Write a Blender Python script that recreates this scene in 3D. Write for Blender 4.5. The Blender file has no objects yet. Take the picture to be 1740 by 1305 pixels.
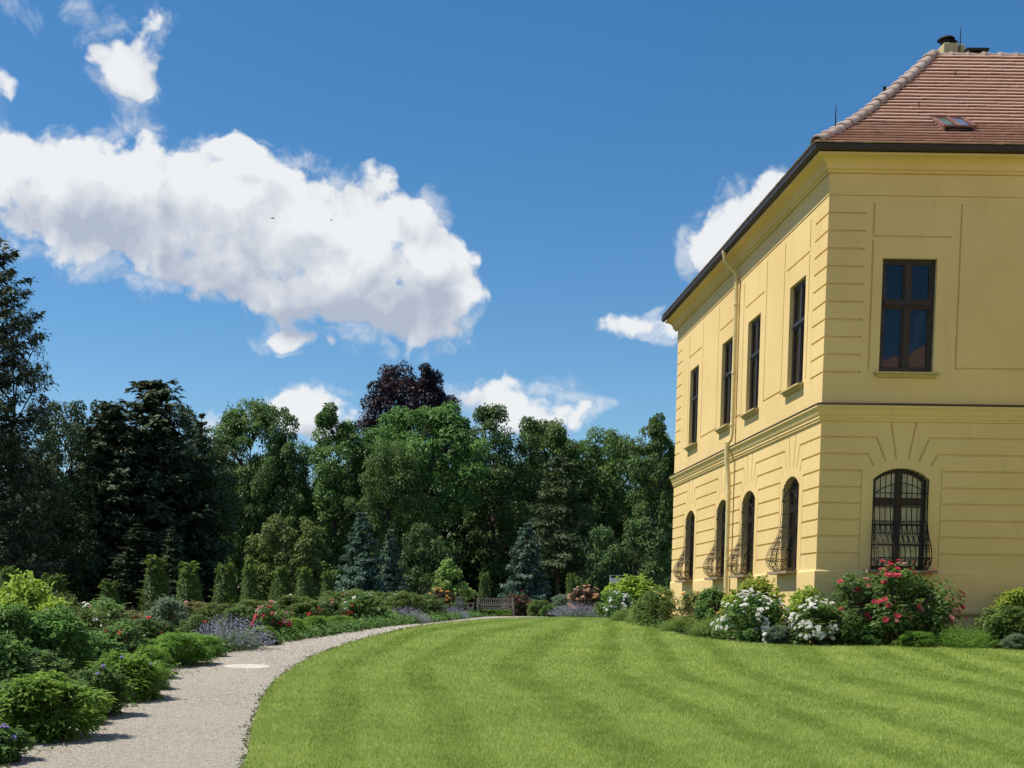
import bpy, bmesh, math, random
import numpy as np
from mathutils import Vector, Matrix
PI = math.pi
SC = bpy.context.scene
COL = SC.collection

# ------------------------------------------------------------------ camera
F, PX, PY = 2100.0, 696.0, 1164.0          # focal length and principal point of the (cropped) photo, in its pixels
ROLL, PITCH, EYE = 0.0145, 0.065, 1.65
cam = bpy.data.cameras.new('camera')
cam.sensor_width = 36.0
cam.lens = F / 1740 * 36
cam.shift_x = (870 - PX) / 1740
cam.shift_y = (PY - 652.5) / 1740
cam.clip_start, cam.clip_end = 0.1, 3000
camo = bpy.data.objects.new('camera', cam); COL.objects.link(camo)
camo.matrix_world = Matrix.Translation((0, 0, EYE)) @ Matrix.Rotation(PI / 2 - PITCH, 4, 'X') @ Matrix.Rotation(ROLL, 4, 'Z')
SC.camera = camo

def ray(px, py):
    u, v = px - PX, PY - py
    c, s = math.cos(ROLL), math.sin(ROLL)
    u, v = c * u - s * v, s * u + c * v
    y = F * math.cos(PITCH) + v * math.sin(PITCH)
    z = v * math.cos(PITCH) - F * math.sin(PITCH)
    return np.array([u / y, 1.0, z / y])

def g(y):                                   # height of the gently rising garden
    y = np.asarray(y, float)
    a, b, k = .0405 * y, 1.12, .05
    m = -k * np.log(np.exp(-a / k) + math.exp(-b / k))
    return np.maximum(m, -.25)

def gpt(px, py):                            # where the sight line of a photo pixel meets the ground
    r = ray(px, py); ys = np.linspace(3, 220, 22000)
    f = EYE + r[2] * ys - g(ys)
    i = int(np.argmax(f < 0)) if (f < 0).any() else len(ys) - 1
    return float(r[0] * ys[i]), float(ys[i])

def at(px, py, Y):
    r = ray(px, py); return np.array([r[0] * Y, Y, EYE + r[2] * Y])

# ------------------------------------------------------------------ sun, sky, exposure
SUN_EL, SUN_AZ = math.radians(59), math.radians(7)      # sun over the left, a little ahead of the camera
S = Vector((-math.cos(SUN_EL) * math.cos(SUN_AZ), math.cos(SUN_EL) * math.sin(SUN_AZ), math.sin(SUN_EL)))
sl = bpy.data.lights.new('sun', 'SUN'); sl.energy = 4.3; sl.angle = math.radians(.53); sl.color = (1, .93, .80)
so = bpy.data.objects.new('sun', sl); COL.objects.link(so)
so.rotation_euler = S.to_track_quat('Z', 'Y').to_euler(); so.location = (-20, 10, 40)
SC.view_settings.view_transform = 'Standard'; SC.view_settings.look = 'None'
SC.view_settings.exposure = 0.45; SC.view_settings.gamma = 1
SC.view_settings.use_curve_mapping = False

W = bpy.data.worlds.new('World'); SC.world = W; W.use_nodes = True
W.cycles.sampling_method = 'MANUAL'; W.cycles.sample_map_resolution = 512
nt = W.node_tree; nt.nodes.clear()

class NG:
    """small helper to write node graphs"""
    def __init__(s, t): s.t = t
    def n(s, typ, **kw):
        x = s.t.nodes.new(typ)
        for k, v in kw.items(): setattr(x, k, v)
        return x
    def l(s, a, b): s.t.links.new(a, b)
    def put(s, sock, v):
        if isinstance(v, bpy.types.NodeSocket): s.l(v, sock)
        else: sock.default_value = v
    def m(s, op, a, b=None, c=None, clamp=False):
        x = s.n('ShaderNodeMath', operation=op, use_clamp=clamp); s.put(x.inputs[0], a)
        if b is not None: s.put(x.inputs[1], b)
        if c is not None: s.put(x.inputs[2], c)
        return x.outputs[0]
    def vm(s, op, a, b=None, c=None, out=0):
        x = s.n('ShaderNodeVectorMath', operation=op); s.put(x.inputs[0], a)
        if b is not None: s.put(x.inputs[1], b)
        if c is not None: s.put(x.inputs[2], c)
        return x.outputs[out]
    def mix(s, f, a, b, blend='MIX'):
        x = s.n('ShaderNodeMix', data_type='RGBA', blend_type=blend); s.put(x.inputs[0], f)
        s.put(x.inputs[6], a); s.put(x.inputs[7], b); return x.outputs[2]
    def ss(s, v, a, b, to0=0., to1=1.):
        x = s.n('ShaderNodeMapRange', interpolation_type='SMOOTHSTEP'); s.put(x.inputs[0], v)
        x.inputs[1].default_value = a; x.inputs[2].default_value = b
        x.inputs[3].default_value = to0; x.inputs[4].default_value = to1; return x.outputs[0]
    def noise(s, vec, scale, detail=4, rough=.55, dist=0., col=False):
        x = s.n('ShaderNodeTexNoise'); x.inputs['Scale'].default_value = scale; x.inputs['Detail'].default_value = detail
        x.inputs['Roughness'].default_value = rough; x.inputs['Distortion'].default_value = dist
        if vec is not None: s.l(vec, x.inputs['Vector'])
        return x.outputs[1 if col else 0]

G = NG(nt)
sky = G.n('ShaderNodeTexSky', sky_type='NISHITA'); sky.sun_disc = False
sky.sun_elevation = SUN_EL; sky.sun_rotation = math.atan2(S.x, S.y)
sky.altitude = 400; sky.air_density = 1.0; sky.dust_density = 0.35; sky.ozone_density = 2.2
hs = G.n('ShaderNodeHueSaturation'); hs.inputs['Saturation'].default_value = 1.32; hs.inputs['Value'].default_value = .90
hs.inputs['Hue'].default_value = .497
G.l(sky.outputs[0], hs.inputs['Color'])
tc = G.n('ShaderNodeTexCoord')
dirv = G.vm('NORMALIZE', tc.outputs['Generated'])

def azel(px, py):
    r = ray(px, py); r = r / np.linalg.norm(r)
    return math.atan2(r[0], r[1]), math.asin(r[2])
# fair-weather cumulus: (pixel centre, radii) turned into azimuth and elevation
BLOBS = [(10, 300, 120, 80), (120, 345, 120, 76), (240, 340, 110, 84), (330, 395, 130, 76), (420, 350, 100, 76), (520, 400, 120, 94),
         (610, 430, 110, 92), (690, 430, 66, 84), (745, 500, 74, 74), (460, 476, 115, 40), (625, 505, 110, 42), (700, 590, 44, 16, .5), (740, 575, 40, 16, .5),
         (192, 96, 54, 36), (220, 140, 46, 28), (285, 38, 44, 28, .62), (142, 10, 40, 22, .58), (45, 18, 56, 26, .62), (0, 142, 28, 20, 1.), (236, 222, 36, 16, .42), (392, 252, 36, 14, .95),
         (495, 575, 64, 17, 1.05), (545, 692, 90, 48), (500, 704, 64, 30), (832, 678, 104, 48), (925, 702, 72, 38), (1268, 392, 80, 60), (1222, 446, 44, 46),
         (1340, 345, 70, 46), (1080, 542, 80, 26, 1.1), (1160, 560, 40, 20), (365, 712, 40, 28, .8), (1040, 690, 44, 12, .45)]
grp = bpy.data.node_groups.new('cloud_density', 'ShaderNodeTree')
grp.interface.new_socket('AzEl', in_out='INPUT', socket_type='NodeSocketVector')
grp.interface.new_socket('Density', in_out='OUTPUT', socket_type='NodeSocketFloat')
grp.interface.new_socket('Mass', in_out='OUTPUT', socket_type='NodeSocketFloat')
grp.interface.new_socket('Body', in_out='OUTPUT', socket_type='NodeSocketFloat')
grp.interface.new_socket('Wisp', in_out='OUTPUT', socket_type='NodeSocketFloat')
Q = NG(grp); gi = Q.n('NodeGroupInput'); go = Q.n('NodeGroupOutput')
ae = gi.outputs[0]
wn = Q.noise(ae, 16, 3, .5, col=True)
aew = Q.vm('ADD', ae, Q.vm('MULTIPLY', Q.vm('SUBTRACT', wn, (.5, .5, .5)), (.05, .035, 0)))
acc = None
for (cx, cy, rx, ry, *wt) in BLOBS:
    a0, e0 = azel(cx, cy); ra, re = rx * 1.08 / F, ry * 1.08 / F
    v = Q.vm('MULTIPLY_ADD', aew, (1 / ra, 1 / re, 0), (-a0 / ra, -e0 / re, 0))
    ln = Q.m('POWER', 2.718, Q.m('MULTIPLY', Q.vm('DOT_PRODUCT', v, v, out=1), -1.0))
    if wt: ln = Q.m('MULTIPLY', ln, wt[0])
    acc = ln if acc is None else Q.m('ADD', acc, ln)
m_ = acc
# scattered cumulus goes on outside the view, cover raised there to whiten ambient light
low = Q.m('MULTIPLY', Q.m('SUBTRACT', Q.noise(ae, 3.1, 2, .5), .53), 5.0)
sep = Q.n('ShaderNodeSeparateXYZ'); Q.l(ae, sep.inputs[0])
outside = Q.ss(Q.m('MAXIMUM', Q.m('SUBTRACT', Q.m('ABSOLUTE', Q.m('SUBTRACT', sep.outputs[0], .075)), .46), Q.m('SUBTRACT', sep.outputs[1], .47)), 0., .10)
m_ = Q.m('ADD', m_, Q.m('MULTIPLY', Q.m('MAXIMUM', Q.m('ADD', low, .4), 0.), outside))
mm = Q.m('SUBTRACT', Q.m('MINIMUM', m_, 1.4), .36)
n1 = Q.m('SUBTRACT', Q.noise(ae, 21, 7, .57, .15), .5)
n2 = Q.m('SUBTRACT', Q.noise(ae, 62, 4, .55, .25), .5)
vo = Q.n('ShaderNodeTexVoronoi', feature='SMOOTH_F1'); vo.inputs['Scale'].default_value = 34; vo.inputs['Smoothness'].default_value = .5
vo.inputs['Detail'].default_value = 3
Q.l(aew, vo.inputs['Vector'])
n3 = Q.m('SUBTRACT', .45, vo.outputs['Distance'])
dens = Q.m('ADD', Q.m('MULTIPLY_ADD', n1, 1.85, mm), Q.m('ADD', Q.m('MULTIPLY', n2, .55), Q.m('MULTIPLY', n3, .75)))
Q.l(dens, go.inputs[0]); Q.l(m_, go.inputs[1])
wisp = Q.m('ADD', Q.m('SUBTRACT', Q.m('MINIMUM', m_, .62), .44), Q.m('ADD', Q.m('MULTIPLY', Q.noise(aew, 26, 8, .64, .35), 2.1), -1.05)); Q.l(wisp, go.inputs[3])
nlo = Q.m('SUBTRACT', Q.noise(aew, 15, 5, .52, .1), .5); Q.l(Q.m('MULTIPLY_ADD', Q.m('MINIMUM', m_, 2.4), .34, Q.m('ADD', Q.m('MULTIPLY', nlo, 2.3), Q.m('MULTIPLY', n3, .35))), go.inputs[2])

sp = G.n('ShaderNodeSeparateXYZ'); G.l(dirv, sp.inputs[0])
az = G.m('ARCTAN2', sp.outputs[0], sp.outputs[1]); el = G.m('ARCSINE', sp.outputs[2])
cb = G.n('ShaderNodeCombineXYZ'); G.l(az, cb.inputs[0]); G.l(el, cb.inputs[1])
d0 = G.n('ShaderNodeGroup', node_tree=grp); G.l(cb.outputs[0], d0.inputs[0])
d1 = G.n('ShaderNodeGroup', node_tree=grp); G.l(G.vm('ADD', cb.outputs[0], (-.010, .022, 0)), d1.inputs[0])
mass = d1.outputs[1]; b0, b1, wsp = d0.outputs[2], d1.outputs[2], d0.outputs[3]; d0 = d0.outputs[0]
alpha = G.m('MAXIMUM', G.ss(d0, -.05, .36), G.ss(wsp, .0, .55, 0., .60))
lit = G.m('MULTIPLY_ADD', G.m('SUBTRACT', b0, b1), 1.15, .90)
thick = G.ss(mass, .7, 2.3)
lit = G.m('SUBTRACT', lit, G.m("MULTIPLY", thick, .54), clamp=True)
lit = G.m('MAXIMUM', lit, G.ss(d0, .30, -.05, 0., .62)); ccol = G.mix(lit, (3.3, 3.7, 4.5, 1), (6.4, 6.5, 6.6, 1))
hor = G.ss(el, .0, .5)
skyc = G.mix(G.m('MULTIPLY', alpha, .97), hs.outputs[0], ccol)
bg = G.n('ShaderNodeBackground'); bg.inputs['Strength'].default_value = .10
G.l(skyc, bg.inputs['Color'])
ow = G.n('ShaderNodeOutputWorld'); G.l(bg.outputs[0], ow.inputs[0])

# ------------------------------------------------------------------ helpers: materials
def mat(name):
    m = bpy.data.materials.new(name); m.use_nodes = True
    t = m.node_tree; t.nodes.clear(); q = NG(t)
    o = q.n('ShaderNodeOutputMaterial'); b = q.n('ShaderNodeBsdfPrincipled')
    q.l(b.outputs[0], o.inputs[0])
    return m, q, b, o

def plain(name, col, rough=.6, metal=0., var=.12, scale=6., bump=.0, bscale=60., spec=.4):
    m, q, b, o = mat(name)
    tcn = q.n('ShaderNodeTexCoord').outputs['Object']
    n = q.noise(tcn, scale, 6, .6)
    c = q.mix(q.ss(n, .3, .7), tuple(x * (1 - var) for x in col) + (1,), tuple(min(1, x * (1 + var)) for x in col) + (1,))
    q.l(c, b.inputs['Base Color'])
    b.inputs['Roughness'].default_value = rough; b.inputs['Metallic'].default_value = metal
    b.inputs['Specular IOR Level'].default_value = spec
    if bump:
        bn = q.n('ShaderNodeBump'); bn.inputs['Strength'].default_value = bump; bn.inputs['Distance'].default_value = .01
        q.l(q.noise(tcn, bscale, 5, .6), bn.inputs['Height']); q.l(bn.outputs[0], b.inputs['Normal'])
    return m

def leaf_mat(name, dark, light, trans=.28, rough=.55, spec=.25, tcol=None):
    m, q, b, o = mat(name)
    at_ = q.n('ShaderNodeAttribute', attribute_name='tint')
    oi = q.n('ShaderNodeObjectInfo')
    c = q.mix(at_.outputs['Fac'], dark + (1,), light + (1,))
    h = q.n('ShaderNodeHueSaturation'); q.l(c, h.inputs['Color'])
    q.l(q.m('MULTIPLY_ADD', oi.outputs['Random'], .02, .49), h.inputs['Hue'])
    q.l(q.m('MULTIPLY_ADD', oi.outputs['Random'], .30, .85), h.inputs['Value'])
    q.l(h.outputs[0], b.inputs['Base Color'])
    b.inputs['Roughness'].default_value = rough; b.inputs['Specular IOR Level'].default_value = spec
    tr = q.n('ShaderNodeBsdfTranslucent')
    if tcol: tr.inputs[0].default_value = tcol + (1,)
    else:
        hh = q.n('ShaderNodeHueSaturation'); q.l(h.outputs[0], hh.inputs['Color']); hh.inputs['Hue'].default_value = .495
        hh.inputs['Value'].default_value = 1.5; q.l(hh.outputs[0], tr.inputs[0])
    mx = q.n('ShaderNodeMixShader'); mx.inputs[0].default_value = trans
    q.l(b.outputs[0], mx.inputs[1]); q.l(tr.outputs[0], mx.inputs[2]); q.l(mx.outputs[0], o.inputs[0])
    return m

# ------------------------------------------------------------------ helpers: meshes and objects
def raw_mesh(name, V, faces, m, tint=None, smooth=False):
    """V: n x 3; faces: array k x 3 or k x 4, or a list of tuples"""
    me = bpy.data.meshes.new(name)
    V = np.asarray(V, np.float32)
    if isinstance(faces, np.ndarray):
        k = faces.shape[1]
        me.vertices.add(len(V)); me.vertices.foreach_set('co', V.ravel())
        me.loops.add(faces.size); me.loops.foreach_set('vertex_index', faces.astype(np.int32).ravel())
        me.polygons.add(len(faces)); me.polygons.foreach_set('loop_start', np.arange(0, faces.size, k, dtype=np.int32))
        me.update(calc_edges=True)
    else:
        me.from_pydata([tuple(map(float, v)) for v in V], [], faces); me.update()
    if tint is not None:
        a = me.attributes.new('tint', 'FLOAT', 'POINT'); a.data.foreach_set('value', np.asarray(tint, np.float32))
    if smooth: me.polygons.foreach_set('use_smooth', np.ones(len(me.polygons), bool))
    if m is not None: me.materials.append(m)
    return me

def obj(name, me, parent=None, loc=(0, 0, 0), rotz=0, scale=None):
    o = bpy.data.objects.new(name, me); COL.objects.link(o)
    o.location = [float(x) for x in loc]; o.rotation_euler = (0, 0, rotz)
    if scale is not None: o.scale = scale
    if parent is not None: o.parent = parent
    return o

def tag(o, label=None, cat=None, group=None, kind=None):
    for k, v in (('label', label), ('category', cat), ('group', group), ('kind', kind)):
        if v: o[k] = v
    return o

def thing(name, label, cat, loc=(0, 0, 0), rotz=0, group=None, scale=None):
    return tag(obj(name, None, None, loc, rotz, scale), label, cat, group)

class MB:
    def __init__(s): s.v, s.f, s.t = [], [], []
    def add(s, vs, fs, tint=.5):
        b = len(s.v); s.v += [tuple(map(float, v)) for v in vs]; s.f += [tuple(i + b for i in f) for f in fs]; s.t += [tint] * len(vs)
    def box(s, x0, x1, y0, y1, z0, z1, tint=.5):
        s.add([(x0, y0, z0), (x1, y0, z0), (x1, y1, z0), (x0, y1, z0), (x0, y0, z1), (x1, y0, z1), (x1, y1, z1), (x0, y1, z1)],
              [(0, 3, 2, 1), (4, 5, 6, 7), (0, 1, 5, 4), (1, 2, 6, 5), (2, 3, 7, 6), (3, 0, 4, 7)], tint)
    def bar(s, p, q, w, h, up=(0, 0, 1)):
        p, q = Vector(p), Vector(q); d = (q - p).normalized(); u = Vector(up)
        if abs(d.dot(u)) > .98: u = Vector((1, 0, 0))
        a = d.cross(u).normalized() * (w / 2); b = a.cross(d).normalized() * (h / 2)
        vs = [p - a - b, p + a - b, p + a + b, p - a + b, q - a - b, q + a - b, q + a + b, q - a + b]
        s.add(vs, [(0, 3, 2, 1), (4, 5, 6, 7), (0, 1, 5, 4), (1, 2, 6, 5), (2, 3, 7, 6), (3, 0, 4, 7)])
    def tube(s, pts, rad, n=8, cap=True):
        pts = [Vector(p) for p in pts]
        if not hasattr(rad, '__len__'): rad = [rad] * len(pts)
        vs, fs = [], []
        ref = Vector((0, 0, 1))
        d0 = (pts[1] - pts[0]).normalized()
        if abs(d0.z) > .9: ref = Vector((1, 0, 0))
        for i, p in enumerate(pts):
            d = (pts[min(i + 1, len(pts) - 1)] - pts[max(i - 1, 0)]).normalized()
            a = d.cross(ref)
            if a.length < 1e-4: a = d.cross(Vector((0, 1, 0)))
            a.normalize(); b = d.cross(a)
            for k in range(n):
                t = 2 * PI * k / n; vs.append(p + (a * math.cos(t) + b * math.sin(t)) * rad[i])
        for i in range(len(pts) - 1):
            for k in range(n):
                k2 = (k + 1) % n; fs.append((i * n + k, i * n + k2, (i + 1) * n + k2, (i + 1) * n + k))
        if cap: fs += [tuple(range(n)), tuple(range((len(pts) - 1) * n, len(pts) * n))]
        s.add(vs, fs)
    def prism(s, poly, fr, to):
        """poly: list of 2-D points; fr/to: functions of a 2-D point giving its two 3-D ends"""
        n = len(poly); vs = [fr(p) for p in poly] + [to(p) for p in poly]
        s.add(vs, [tuple(range(n))[::-1], tuple(range(n, 2 * n))] + [(i, (i + 1) % n, n + (i + 1) % n, n + i) for i in range(n)])
    def lathe(s, prof, c=(0, 0, 0), n=12):
        vs, fs = [], []
        for r, z in prof:
            for k in range(n):
                t = 2 * PI * k / n; vs.append((c[0] + r * math.cos(t), c[1] + r * math.sin(t), c[2] + z))
        for i in range(len(prof) - 1):
            for k in range(n):
                k2 = (k + 1) % n; fs.append((i * n + k, i * n + k2, (i + 1) * n + k2, (i + 1) * n + k))
        fs += [tuple(range(n))[::-1], tuple(range((len(prof) - 1) * n, len(prof) * n))]
        s.add(vs, fs)
    def mesh(s, name, m, smooth=False, bevel=0.):
        me = raw_mesh(name, s.v, s.f, m, s.t)
        bm = bmesh.new(); bm.from_mesh(me)
        bmesh.ops.recalc_face_normals(bm, faces=bm.faces)
        if bevel: bmesh.ops.bevel(bm, geom=list(bm.edges), offset=bevel, segments=1, affect='EDGES')
        bm.to_mesh(me); bm.free()
        if smooth: me.polygons.foreach_set('use_smooth', np.ones(len(me.polygons), bool)); me.set_sharp_from_angle(angle=.7)
        return me
    def build(s, name, m, parent=None, smooth=False, bevel=0., loc=(0, 0, 0)):
        return obj(name, s.mesh(name, m, smooth, bevel), parent, loc)

# ================================================================== GROUND
def grid_xy(xs, ys, z):
    X, Y = np.meshgrid(xs, ys); Z = z(X, Y)
    V = np.stack([X.ravel(), Y.ravel(), Z.ravel()], 1); nx = len(xs); i = np.arange((len(xs) - 1) * (len(ys) - 1))
    r, c = i // (nx - 1), i % (nx - 1); a = r * nx + c
    return V, np.stack([a, a + 1, a + nx + 1, a + nx], 1)

def soil_mat():
    m, q, b, o = mat('soil_and_litter')
    p = q.n('ShaderNodeTexCoord').outputs['Object']
    n = q.noise(p, 3.0, 8, .65); n2 = q.noise(p, .25, 4, .5)
    c = q.mix(q.ss(n, .3, .7), (.035, .024, .015, 1), (.10, .075, .048, 1))
    c = q.mix(q.ss(n2, .45, .65), c, (.035, .052, .018, 1))
    q.l(c, b.inputs['Base Color']); b.inputs['Roughness'].default_value = .95; b.inputs['Specular IOR Level'].default_value = .1
    bn = q.n('ShaderNodeBump'); bn.inputs['Distance'].default_value = .04; q.l(n, bn.inputs['Height']); q.l(bn.outputs[0], b.inputs['Normal'])
    return m
xs = np.concatenate([np.linspace(-700, -40, 14)[:-1], np.linspace(-40, 40, 41), np.linspace(40, 700, 14)[1:]])
ys = np.concatenate([np.linspace(-300, -10, 8)[:-1], np.linspace(-10, 60, 71), np.linspace(60, 900, 16)[1:]])
V, Fc = grid_xy(xs, ys, lambda X, Y: g(Y) - .03)
tag(obj('ground', raw_mesh('ground', V, Fc, soil_mat(), smooth=True)), kind='structure')

# gravel path: a strip between the flower bed and the lawn
PL = [gpt(*p) for p in [(20, 1305), (60, 1290), (150, 1245), (230, 1190), (300, 1145), (350, 1115), (430, 1100), (500, 1090), (600, 1075), (700, 1062), (770, 1054), (815, 1048.5), (880, 1047), (960, 1047.5), (1040, 1048.5)]]
PR = [gpt(*p) for p in [(420, 1305), (425, 1250), (435, 1220), (450, 1180), (480, 1150), (520, 1125), (570, 1103), (620, 1088), (690, 1072), (760, 1062), (830, 1054), (900, 1050.8), (1000, 1050.4), (1045, 1050.6)]]
def resample(P, n, smooth=2):
    P = np.array(P); 
    for _ in range(smooth):                       # Chaikin corner cutting
        a = .75 * P[:-1] + .25 * P[1:]; b = .25 * P[:-1] + .75 * P[1:]
        P = np.concatenate([P[:1], np.stack([a, b], 1).reshape(-1, 2), P[-1:]])
    s = np.concatenate([[0], np.cumsum(np.linalg.norm(np.diff(P, axis=0), axis=1))])
    t = np.linspace(0, s[-1], n); return np.stack([np.interp(t, s, P[:, 0]), np.interp(t, s, P[:, 1])], 1)
EL = resample([(-2.9, 2.0), (-3.05, 6.5)] + PL, 260); ER = resample([(-1.15, 2.0), (-1.2, 6.5)] + PR, 260)
rs = np.random.RandomState(3)
# pair the two edges by the nearest point so that the strip does not shear
pair = np.maximum.accumulate(np.array([int(np.argmin(((EL - p) ** 2).sum(1))) for p in ER])); pair[-1] = len(EL) - 1
ERj = ER + rs.normal(0, .012, ER.shape); ELj = EL[pair]
ELo = ELj + np.array([-.25, .05])                 # the gravel runs on under the overhanging plants
nw = 10
PV = np.concatenate([ELo * (1 - t) + ERj * t for t in np.linspace(0, 1, nw)]).reshape(nw, len(ER), 2)
Z = g(PV[..., 1]) + .012 + .010 * np.sin(np.linspace(0, PI, nw))[:, None]
PVv = np.concatenate([PV, Z[..., None]], 2).reshape(-1, 3); n_ = len(ER)
i = np.arange((nw - 1) * (n_ - 1)); r, c = i // (n_ - 1), i % (n_ - 1); a = r * n_ + c
def gravel_mat():
    m, q, b, o = mat('gravel')
    p = q.n('ShaderNodeTexCoord').outputs['Object']
    big = q.noise(p, .8, 5, .6); fine = q.noise(p, 55, 6, .75)
    v = q.n('ShaderNodeTexVoronoi'); v.inputs['Scale'].default_value = 75; q.l(p, v.inputs['Vector'])
    sepc = q.n('ShaderNodeSeparateColor'); q.l(v.outputs['Color'], sepc.inputs[0])
    c = q.mix(q.ss(sepc.outputs[0], .0, 1.), (.27, .24, .20, 1), (.58, .53, .455, 1))
    c = q.mix(q.ss(fine, .35, .7, 0., .5), c, (.15, .135, .115, 1))
    c = q.mix(q.ss(big, .38, .66, 0., .45), c, (.42, .385, .33, 1))
    q.l(c, b.inputs['Base Color']); b.inputs['Roughness'].default_value = .95; b.inputs['Specular IOR Level'].default_value = .15
    bn = q.n('ShaderNodeBump'); bn.inputs['Distance'].default_value = .012
    q.l(q.m('ADD', v.outputs['Distance'], fine), bn.inputs['Height']); q.l(bn.outputs[0], b.inputs['Normal'])
    return m
M_GRAVEL = gravel_mat()
tag(obj('path', raw_mesh('path', PVv, np.stack([a, a + 1, a + n_ + 1, a + n_], 1), M_GRAVEL, smooth=True)), kind='structure')

V, Fc = grid_xy(np.linspace(-30, 40, 15), np.linspace(-45, 3.2, 25), lambda X, Y: g(Y) - .012)  # unseen gravel sheet added behind the camera to bounce warm light
tag(obj('bounce_gravel', raw_mesh('bounce_gravel', V, Fc, plain('sandy_gravel', (.56, .44, .29), .95, var=.2, scale=30, bump=.5), smooth=True)), kind='structure')
# lawn outline: path edge, then the border along the palace, then out of sight to the right and back
BED = [gpt(*p) for p in [(1045, 1050.6), (1075, 1061), (1125, 1076), (1230, 1093), (1330, 1099), (1400, 1101), (1520, 1101), (1640, 1104), (1740, 1108)]]
BED = resample(BED + [(14.5, 23.0), (19.8, 22.5)], 120, 2)
LAWN = np.concatenate([ER, BED[1:], [(19.8, 2.0)]])
def in_poly(P, poly):
    x, y = P[:, 0], P[:, 1]; ins = np.zeros(len(P), bool); j = len(poly) - 1
    for i in range(len(poly)):
        xi, yi = poly[i]; xj, yj = poly[j]
        if yi != yj:
            ins ^= ((yi > y) != (yj > y)) & (x < (xj - xi) * (y - yi) / (yj - yi) + xi)
        j = i
    return ins
def lawn_mat():
    m, q, b, o = mat('lawn_turf')
    p = q.n('ShaderNodeTexCoord').outputs['Object']
    n = q.noise(p, 14, 7, .7); n2 = q.noise(p, .7, 4, .55)
    c = q.mix(q.ss(n, .3, .7), (.09, .15, .026, 1), (.21, .31, .06, 1))
    c = q.mix(q.ss(n2, .4, .68, 0., .5), c, (.24, .28, .065, 1))
    q.l(c, b.inputs['Base Color']); b.inputs['Roughness'].default_value = .9; b.inputs['Specular IOR Level'].default_value = .1
    bn = q.n('ShaderNodeBump'); bn.inputs['Distance'].default_value = .03; q.l(n, bn.inputs['Height']); q.l(bn.outputs[0], b.inputs['Normal'])
    return m
bm = bmesh.new()
vs = [bm.verts.new((x, y, 0)) for x, y in LAWN]; bm.faces.new(vs)
for yy in np.arange(4, 60, 2.0):
    bmesh.ops.bisect_plane(bm, geom=list(bm.verts) + list(bm.edges) + list(bm.faces), plane_co=(0, yy, 0), plane_no=(0, 1, 0))
edge = [e for e in bm.edges if e.is_boundary]
ex = bmesh.ops.extrude_edge_only(bm, edges=edge)
low_v = {v for v in ex['geom'] if isinstance(v, bmesh.types.BMVert)}
for v in bm.verts: v.co.z = float(g(v.co.y)) + (.028 if v not in low_v else -.06)
me = bpy.data.meshes.new('lawn'); bm.to_mesh(me); bm.free(); me.materials.append(lawn_mat())
tag(obj('lawn', me), kind='structure')

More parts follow.
